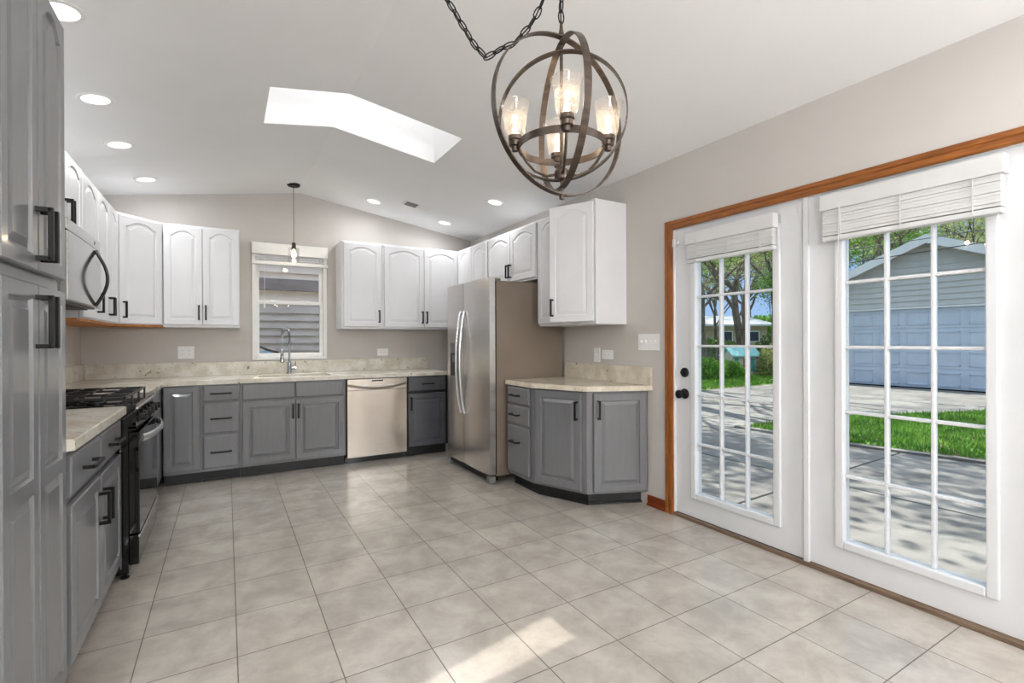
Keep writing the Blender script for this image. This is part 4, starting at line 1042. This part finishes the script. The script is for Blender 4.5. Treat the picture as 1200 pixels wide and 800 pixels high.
def mk_tree(seed, H, lean, leaves, lsize, lm_, r0=.16, depth=5):
    tb, lv, lf = tree_meshes(seed, H, lean, leaves, lsize, 1.0, r0, depth=depth)
    t = thing('tree', 'x', 'tree')
    tb.build('trunk', bark, t, smooth=True)
    me = bpy.data.meshes.new('foliage'); me.from_pydata([tuple(v) for v in lv], [], lf); me.materials.append(lm_); o = bpy.data.objects.new('foliage', me); COL.objects.link(o); o.parent = t
    return t
protos = [mk_tree(3, 9, (.1, .05, 1), 12, .055, leaf1), mk_tree(11, 10, (-.25, .1, 1), 11, .055, leaf1, .2), mk_tree(23, 8, (.05, -.1, 1), 22, .06, leaf2, .13), mk_tree(41, 11, (.22, .0, 1), 10, .06, leaf1, .24)]
used = set()
def put_tree(k, px, depth, rz, s_, label):
    # bearing given as lateral/forward metres, turned into world coordinates
    x, y = px*Rv.x+depth*Fv.x, px*Rv.y+depth*Fv.y
    o = protos[k] if k not in used else copy_tree(protos[k])
    used.add(k); o.location = (x, y, GZ); o.rotation_euler = (0, 0, rz); o.scale = (s_,)*3
    o['label'] = label; o['group'] = 'spring trees in the yards outside'
    return o
trees = [
 (1, 10.3, 21.5, .4, 1.05, 'dark leaning trunk tree right behind the playhouse, seen in the left door'),
 (0, 8.3, 21.0, 1.9, 1.0, 'thin-branched tree left of the far house, behind the hedge'),
 (2, 9.2, 25.0, 2.9, 1.0, 'leafy green tree in front of the far house wall'),
 (3, 12.7, 23.5, 3.9, .95, 'thick trunk tree at the right edge of the left door panes'),
 (0, 11.4, 27.0, 4.9, 1.15, 'slim spring tree beyond the far house roof, right of centre'),
 (2, 12.2, 21.5, 5.6, .62, 'low bright green young tree right of the playhouse'),
 (1, 10.2, 33.0, .9, 1.2, 'distant tall tree above the far house roof'),
 (3, 16.9, 23.5, 1.2, 1.0, 'bare-branched tree left behind the garage roof slope'),
 (0, 20.2, 25.5, 2.2, 1.25, 'budding tree behind the garage peak'),
 (1, 24.0, 26.0, 3.1, 1.25, 'dense budding tree behind the right side of the garage'),
 (2, 22.0, 29.0, .2, 1.45, 'green tree far behind the garage'),
 (3, 27.5, 28.0, 4.2, 1.1, 'thick-trunked tree right behind the garage roof end'),
 (0, 14.6, 31.0, 5.1, 1.2, 'far tree between the houses and the garage'),
 (2, 18.3, 32.0, 1.5, 1.3, 'far leafy tree left of the garage peak'),
 (1, 7.2, 28.0, 2.5, 1.1, 'far tree at the left edge of the yard'),
 (3, 32.0, 24.0, .6, 1.1, 'tree in the yard far to the right of the garage'),
 (2, 12.0, 46.0, 1.0, 1.50, 'distant green tree behind the left end of the far house'),
 (2, 17.5, 55.0, 2.0, 1.70, 'distant green tree directly behind the far house'),
 (0, 23.0, 50.0, 3.0, 1.60, 'distant tree behind the right end of the far house'),
 (2, 27.0, 47.0, 4.0, 1.60, 'distant tree between far house and garage'),
 (2, 34.0, 46.0, 5.0, 1.70, 'distant green tree behind the garage left side'),
 (0, 41.0, 44.0, 0.4, 1.70, 'distant tree behind the garage right side'),

 (2, 14.5, 48.0, 1.0, 1.50, 'background tree of the tree line, far left of the tan house'),
 (0, 18.5, 50.0, 2.0, 1.80, 'background tree of the tree line, behind the left roof end of the tan house'),
 (2, 22.0, 52.0, 3.0, 1.70, 'background tree of the tree line, behind the tan house middle'),
 (1, 26.0, 54.0, 4.0, 1.80, 'background tree of the tree line, behind the right roof end of the tan house'),
 (2, 30.0, 50.0, 5.0, 1.70, 'background tree of the tree line, right of the tan house'),
 (0, 33.0, 52.0, 0.4, 1.80, 'background tree of the tree line, between the tan house and the garage'),
 (2, 38.0, 50.0, 2.4, 1.80, 'background tree of the tree line, behind the garage left eave'),
 (1, 43.0, 50.0, 1.4, 1.70, 'background tree of the tree line, behind the garage left slope'),
 (2, 47.0, 46.0, 3.4, 1.60, 'background tree of the tree line, behind the garage peak'),
 (0, 51.0, 44.0, 0.9, 1.70, 'background tree of the tree line, behind the garage right slope'),
 (2, 16.0, 38.0, 2.2, 1.20, 'background tree of the tree line, directly before the tan house'),
 (0, 13.5, 36.0, 4.4, 1.20, 'background tree of the tree line, before the tan house left window'),
]
for a in trees: put_tree(*a)
for (k, x, y, rz, s2, lb) in ((2, 4.7, 9.5, .3, 1.3, 'large yard tree north of the driveway that dapples the concrete'), (1, 9.0, 11.6, 2.0, 1.3, 'yard tree north of the grass strip'), (3, 12.8, 13.0, 4.0, 1.2, 'yard tree at the far driveway edge'), (1, 3.6, 13.5, 5.0, 1.4, 'yard tree behind the neighbouring lot')):
    put_tree(k, x*Rv.x+y*Rv.y, x*Fv.x+y*Fv.y, rz, s2, lb)

# bushes
def bush(name, label, loc, sx, sy, sz, n, lm_, seed, ls=.05):
    rnd = random.Random(seed); lv = []; lf = []
    for _ in range(n):
        while True:
            p = Vector((rnd.uniform(-1, 1), rnd.uniform(-1, 1), rnd.uniform(0, 1)))
            if .35 < p.length < 1: break
        c_ = Vector((p.x*sx, p.y*sy, p.z*sz+.05)); u = Vector((rnd.gauss(0, 1), rnd.gauss(0, 1), rnd.gauss(0, 1))).normalized(); v_ = u.cross(Vector((rnd.gauss(0, 1), rnd.gauss(0, 1), rnd.gauss(0, 1)))).normalized()
        s_ = ls*rnd.uniform(.6, 1.5); o = len(lv); lv += [tuple(c_-u*s_), tuple(c_+v_*s_*.6), tuple(c_+u*s_), tuple(c_-v_*s_*.6)]; lf.append((o, o+1, o+2, o+3))
    t = thing(name, label, 'bush', (loc[0], loc[1], GZ), 0, 'bushes along the far lawn')
    me = bpy.data.meshes.new('foliage'); me.from_pydata(lv, [], lf); me.materials.append(lm_); o = bpy.data.objects.new('foliage', me); COL.objects.link(o); o.parent = t
    mb = MB()
    for k in range(5): a = k*1.3; mb.tube([(0, 0, -.05), (cos(a)*sx*.3, sin(a)*sy*.3, sz*.4), (cos(a)*sx*.6, sin(a)*sy*.6, sz*.75)], [.025, .015, .006], 5)
    mb.build('stems', bark, t); return t
def W_(l, d): return (l*Rv.x+d*Fv.x, l*Rv.y+d*Fv.y)
bush('bush', 'bright green leafy bush left of the playhouse, near the fence', W_(6.9, 17.6), .9, .9, .75, 2600, leaf2, 1)
bush('bush', 'bright green bush right in front of the playhouse left side', W_(7.9, 17.8), .6, .6, .62, 1500, leaf2, 2)
bush('bush', 'dark shaded bush behind the chain-link fence', W_(8.2, 22.5), 1.6, 1.2, 1.1, 2600, leaf3, 3, .07)
bush('bush', 'yellow-green shrub right of the playhouse', W_(9.95, 18.6), .7, .7, 1.2, 1800, leaf1, 4)
bush('bush', 'brownish low shrub at the right edge of the left door view', W_(10.7, 19.6), .9, .9, .9, 1600, leaf3, 5)
bush('bush', 'wide dark hedge below the far house', W_(12.0, 31.0), 5.5, 1.6, 1.5, 5000, leaf3, 6, .12)
for k_, (l_, d_) in enumerate(((9, 50), (19, 62), (29, 56), (39, 52))):
    bush('bush', ('far hedge section at the left of the yards', 'far hedge section behind the tan house', 'far hedge section right of the tan house', 'far hedge section behind the garage')[k_], W_(l_, d_), 7, 3, 4.2, 5000, leaf3 if k_ % 2 else leaf2, 20+k_, .22)
bush('bush', 'tall dark hedge left of the garage', W_(15.5, 27.0), 3.0, 1.6, 2.2, 4000, leaf3, 7, .1)

# playhouse
ph_ = thing('playhouse', 'small cream play house with teal shutters and pale teal roof', 'playhouse', (*W_(8.95, 19.2), GZ), -.45); ph_.scale = (.8, .8, .8)
MB().box(-.62, .62, -.5, .5, 0, 1.0).add([(-.62, -.5, 1.0), (-.62, .5, 1.0), (-.62, 0, 1.3), (.62, -.5, 1.0), (.62, .5, 1.0), (.62, 0, 1.3)], [(0, 1, 2), (5, 4, 3)]).build('wall', creamp, ph_)
mb = MB()
for s_ in (-1, 1): mb.add([(-.74, 0, 1.40), (.74, 0, 1.40), (.74, s_*.66, 1.0), (-.74, s_*.66, 1.0), (-.74, 0, 1.34), (.74, 0, 1.34), (.74, s_*.66, .94), (-.74, s_*.66, .94)], [(0, 1, 2, 3), (7, 6, 5, 4), (2, 6, 7, 3), (0, 3, 7, 4), (1, 5, 6, 2)])
mb.build('roof', tealroof, ph_)
wn_ = MB().cbox(-.12, .16, -.515, -.5, .42, .85, .004).build('window', pinkp, ph_); MB().box(.015, .03, -.522, -.513, .42, .85).box(-.12, .16, -.522, -.513, .62, .635).build('window_bars', creamp, wn_)
for x in (-.45, .36): MB().cbox(x-.09, x+.09, -.52, -.5, .25, .88, .004).build('shutter', tealm, ph_)
MB().box(-.66, -.58, -.56, -.48, 0, 1.0).box(.58, .66, -.56, -.48, 0, 1.0).build('post', siding_n, ph_)

# chain-link fence
fn = thing('chain_link_fence', 'dark chain-link fence running behind the bright green bush', 'fence', (*W_(5.0, 19.8), GZ), -.5286)
mb = MB()
for k in range(4): mb.tube([(k*1.1, 0, 0), (k*1.1, 0, 1.12)], .025, 8)
mb.tube([(0, 0, 1.12), (3.3, 0, 1.12)], .018, 8); mb.build('frame', galv, fn)
mb = MB()
for k in range(42):
    x = k*.08
    for s_ in (-1, 1):
        x1 = x+s_*.6; xa, xb = x, x1; za, zb = .05, 1.1
        if x1 < 0: zb = .05+(x/.6)*1.05; xb = 0
        if x1 > 3.3: zb = .05+((3.3-x)/.6)*1.05; xb = 3.3
        if x <= 3.3: mb.tube([(xa, 0, za), (xb, 0, zb)], .004, 3)
mb.build('mesh', galv, fn)

# far house
fh = thing('far_house', 'tan single-storey house with pale metal roof beyond the trees', 'house', (*W_(20.2, 44.0), GZ), -.5286)
MB().box(-6.2, 2.8, 0, 7, 0, 2.75).build('wall', tanwall, fh)
MB().add([(-6.8, -.5, 2.65), (3.4, -.5, 2.65), (2.2, 3.5, 3.75), (-5.6, 3.5, 3.75), (-6.8, 7.5, 2.65), (3.4, 7.5, 2.65), (-6.8, -.5, 2.8), (3.4, -.5, 2.8)], [(6, 7, 2, 3), (0, 1, 7, 6), (4, 3, 2, 5), (0, 6, 3, 4), (1, 5, 2, 7), (0, 4, 5, 1)]).build('roof', metroof, fh)
for x in (-4.2, -1.0, 1.4):
    f_ = MB().box(x-.65, x+.65, -.05, 0, 1.2, 2.2).build('window', extwhite, fh); MB().box(x-.57, x+.57, -.07, -.045, 1.28, 2.12).build('pane', bkglass, f_)

# neighbour beyond the sink window
nb = thing('neighbour_house', 'neighbouring house with grey lap siding and dark band seen through the sink window', 'house', (.6, 9.0, GZ))
mb = MB(); mb.box(-5, 6, .03, 4, 0, 2.07)
z = 0
while z < 2.0: mb.add([(-5, .022, z+.125), (6, .022, z+.125), (6, -.03, z), (-5, -.03, z), (-5, .03, z), (6, .03, z)], [(0, 1, 2, 3), (3, 2, 5, 4)]); z += .125
mb.build('lower_wall', siding_n, nb)
mb = MB(); mb.box(-5, 6, .03, 4, 2.07, 4.6)
z = 2.07
while z < 4.5: mb.add([(-5, .022, z+.16), (6, .022, z+.16), (6, -.03, z), (-5, -.03, z), (-5, .03, z), (6, .03, z)], [(0, 1, 2, 3), (3, 2, 5, 4)]); z += .16
mb.build('upper_wall', siding_p, nb)
MB().cbox(-5, 6, -.10, .0, 2.25, 2.44, .01).build('fascia_band', darkfascia, nb)
MB().box(-5.3, 6.3, -.5, 4.3, 4.6, 4.75).build('roof', shingle, nb)
tp = thing('covered_bundle', 'blue covered bundle leaning outside below the sink window', 'tarp', (.43, 6.75, GZ))
mb = MB(); mb.lathe([(.14, 0), (.15, .3), (.14, .9), (.12, 1.2), (.07, 1.27), (0, 1.30)], 14, Matrix.Scale(1.5, 4, (1, 0, 0))); mb.build('cover', bluep, tp, smooth=True)
MB().tube([(-.14, -.2, 1.36), (.0, -.2, 1.30), (.12, -.2, 1.26)], .015, 6).build('pole', blackm, tp)
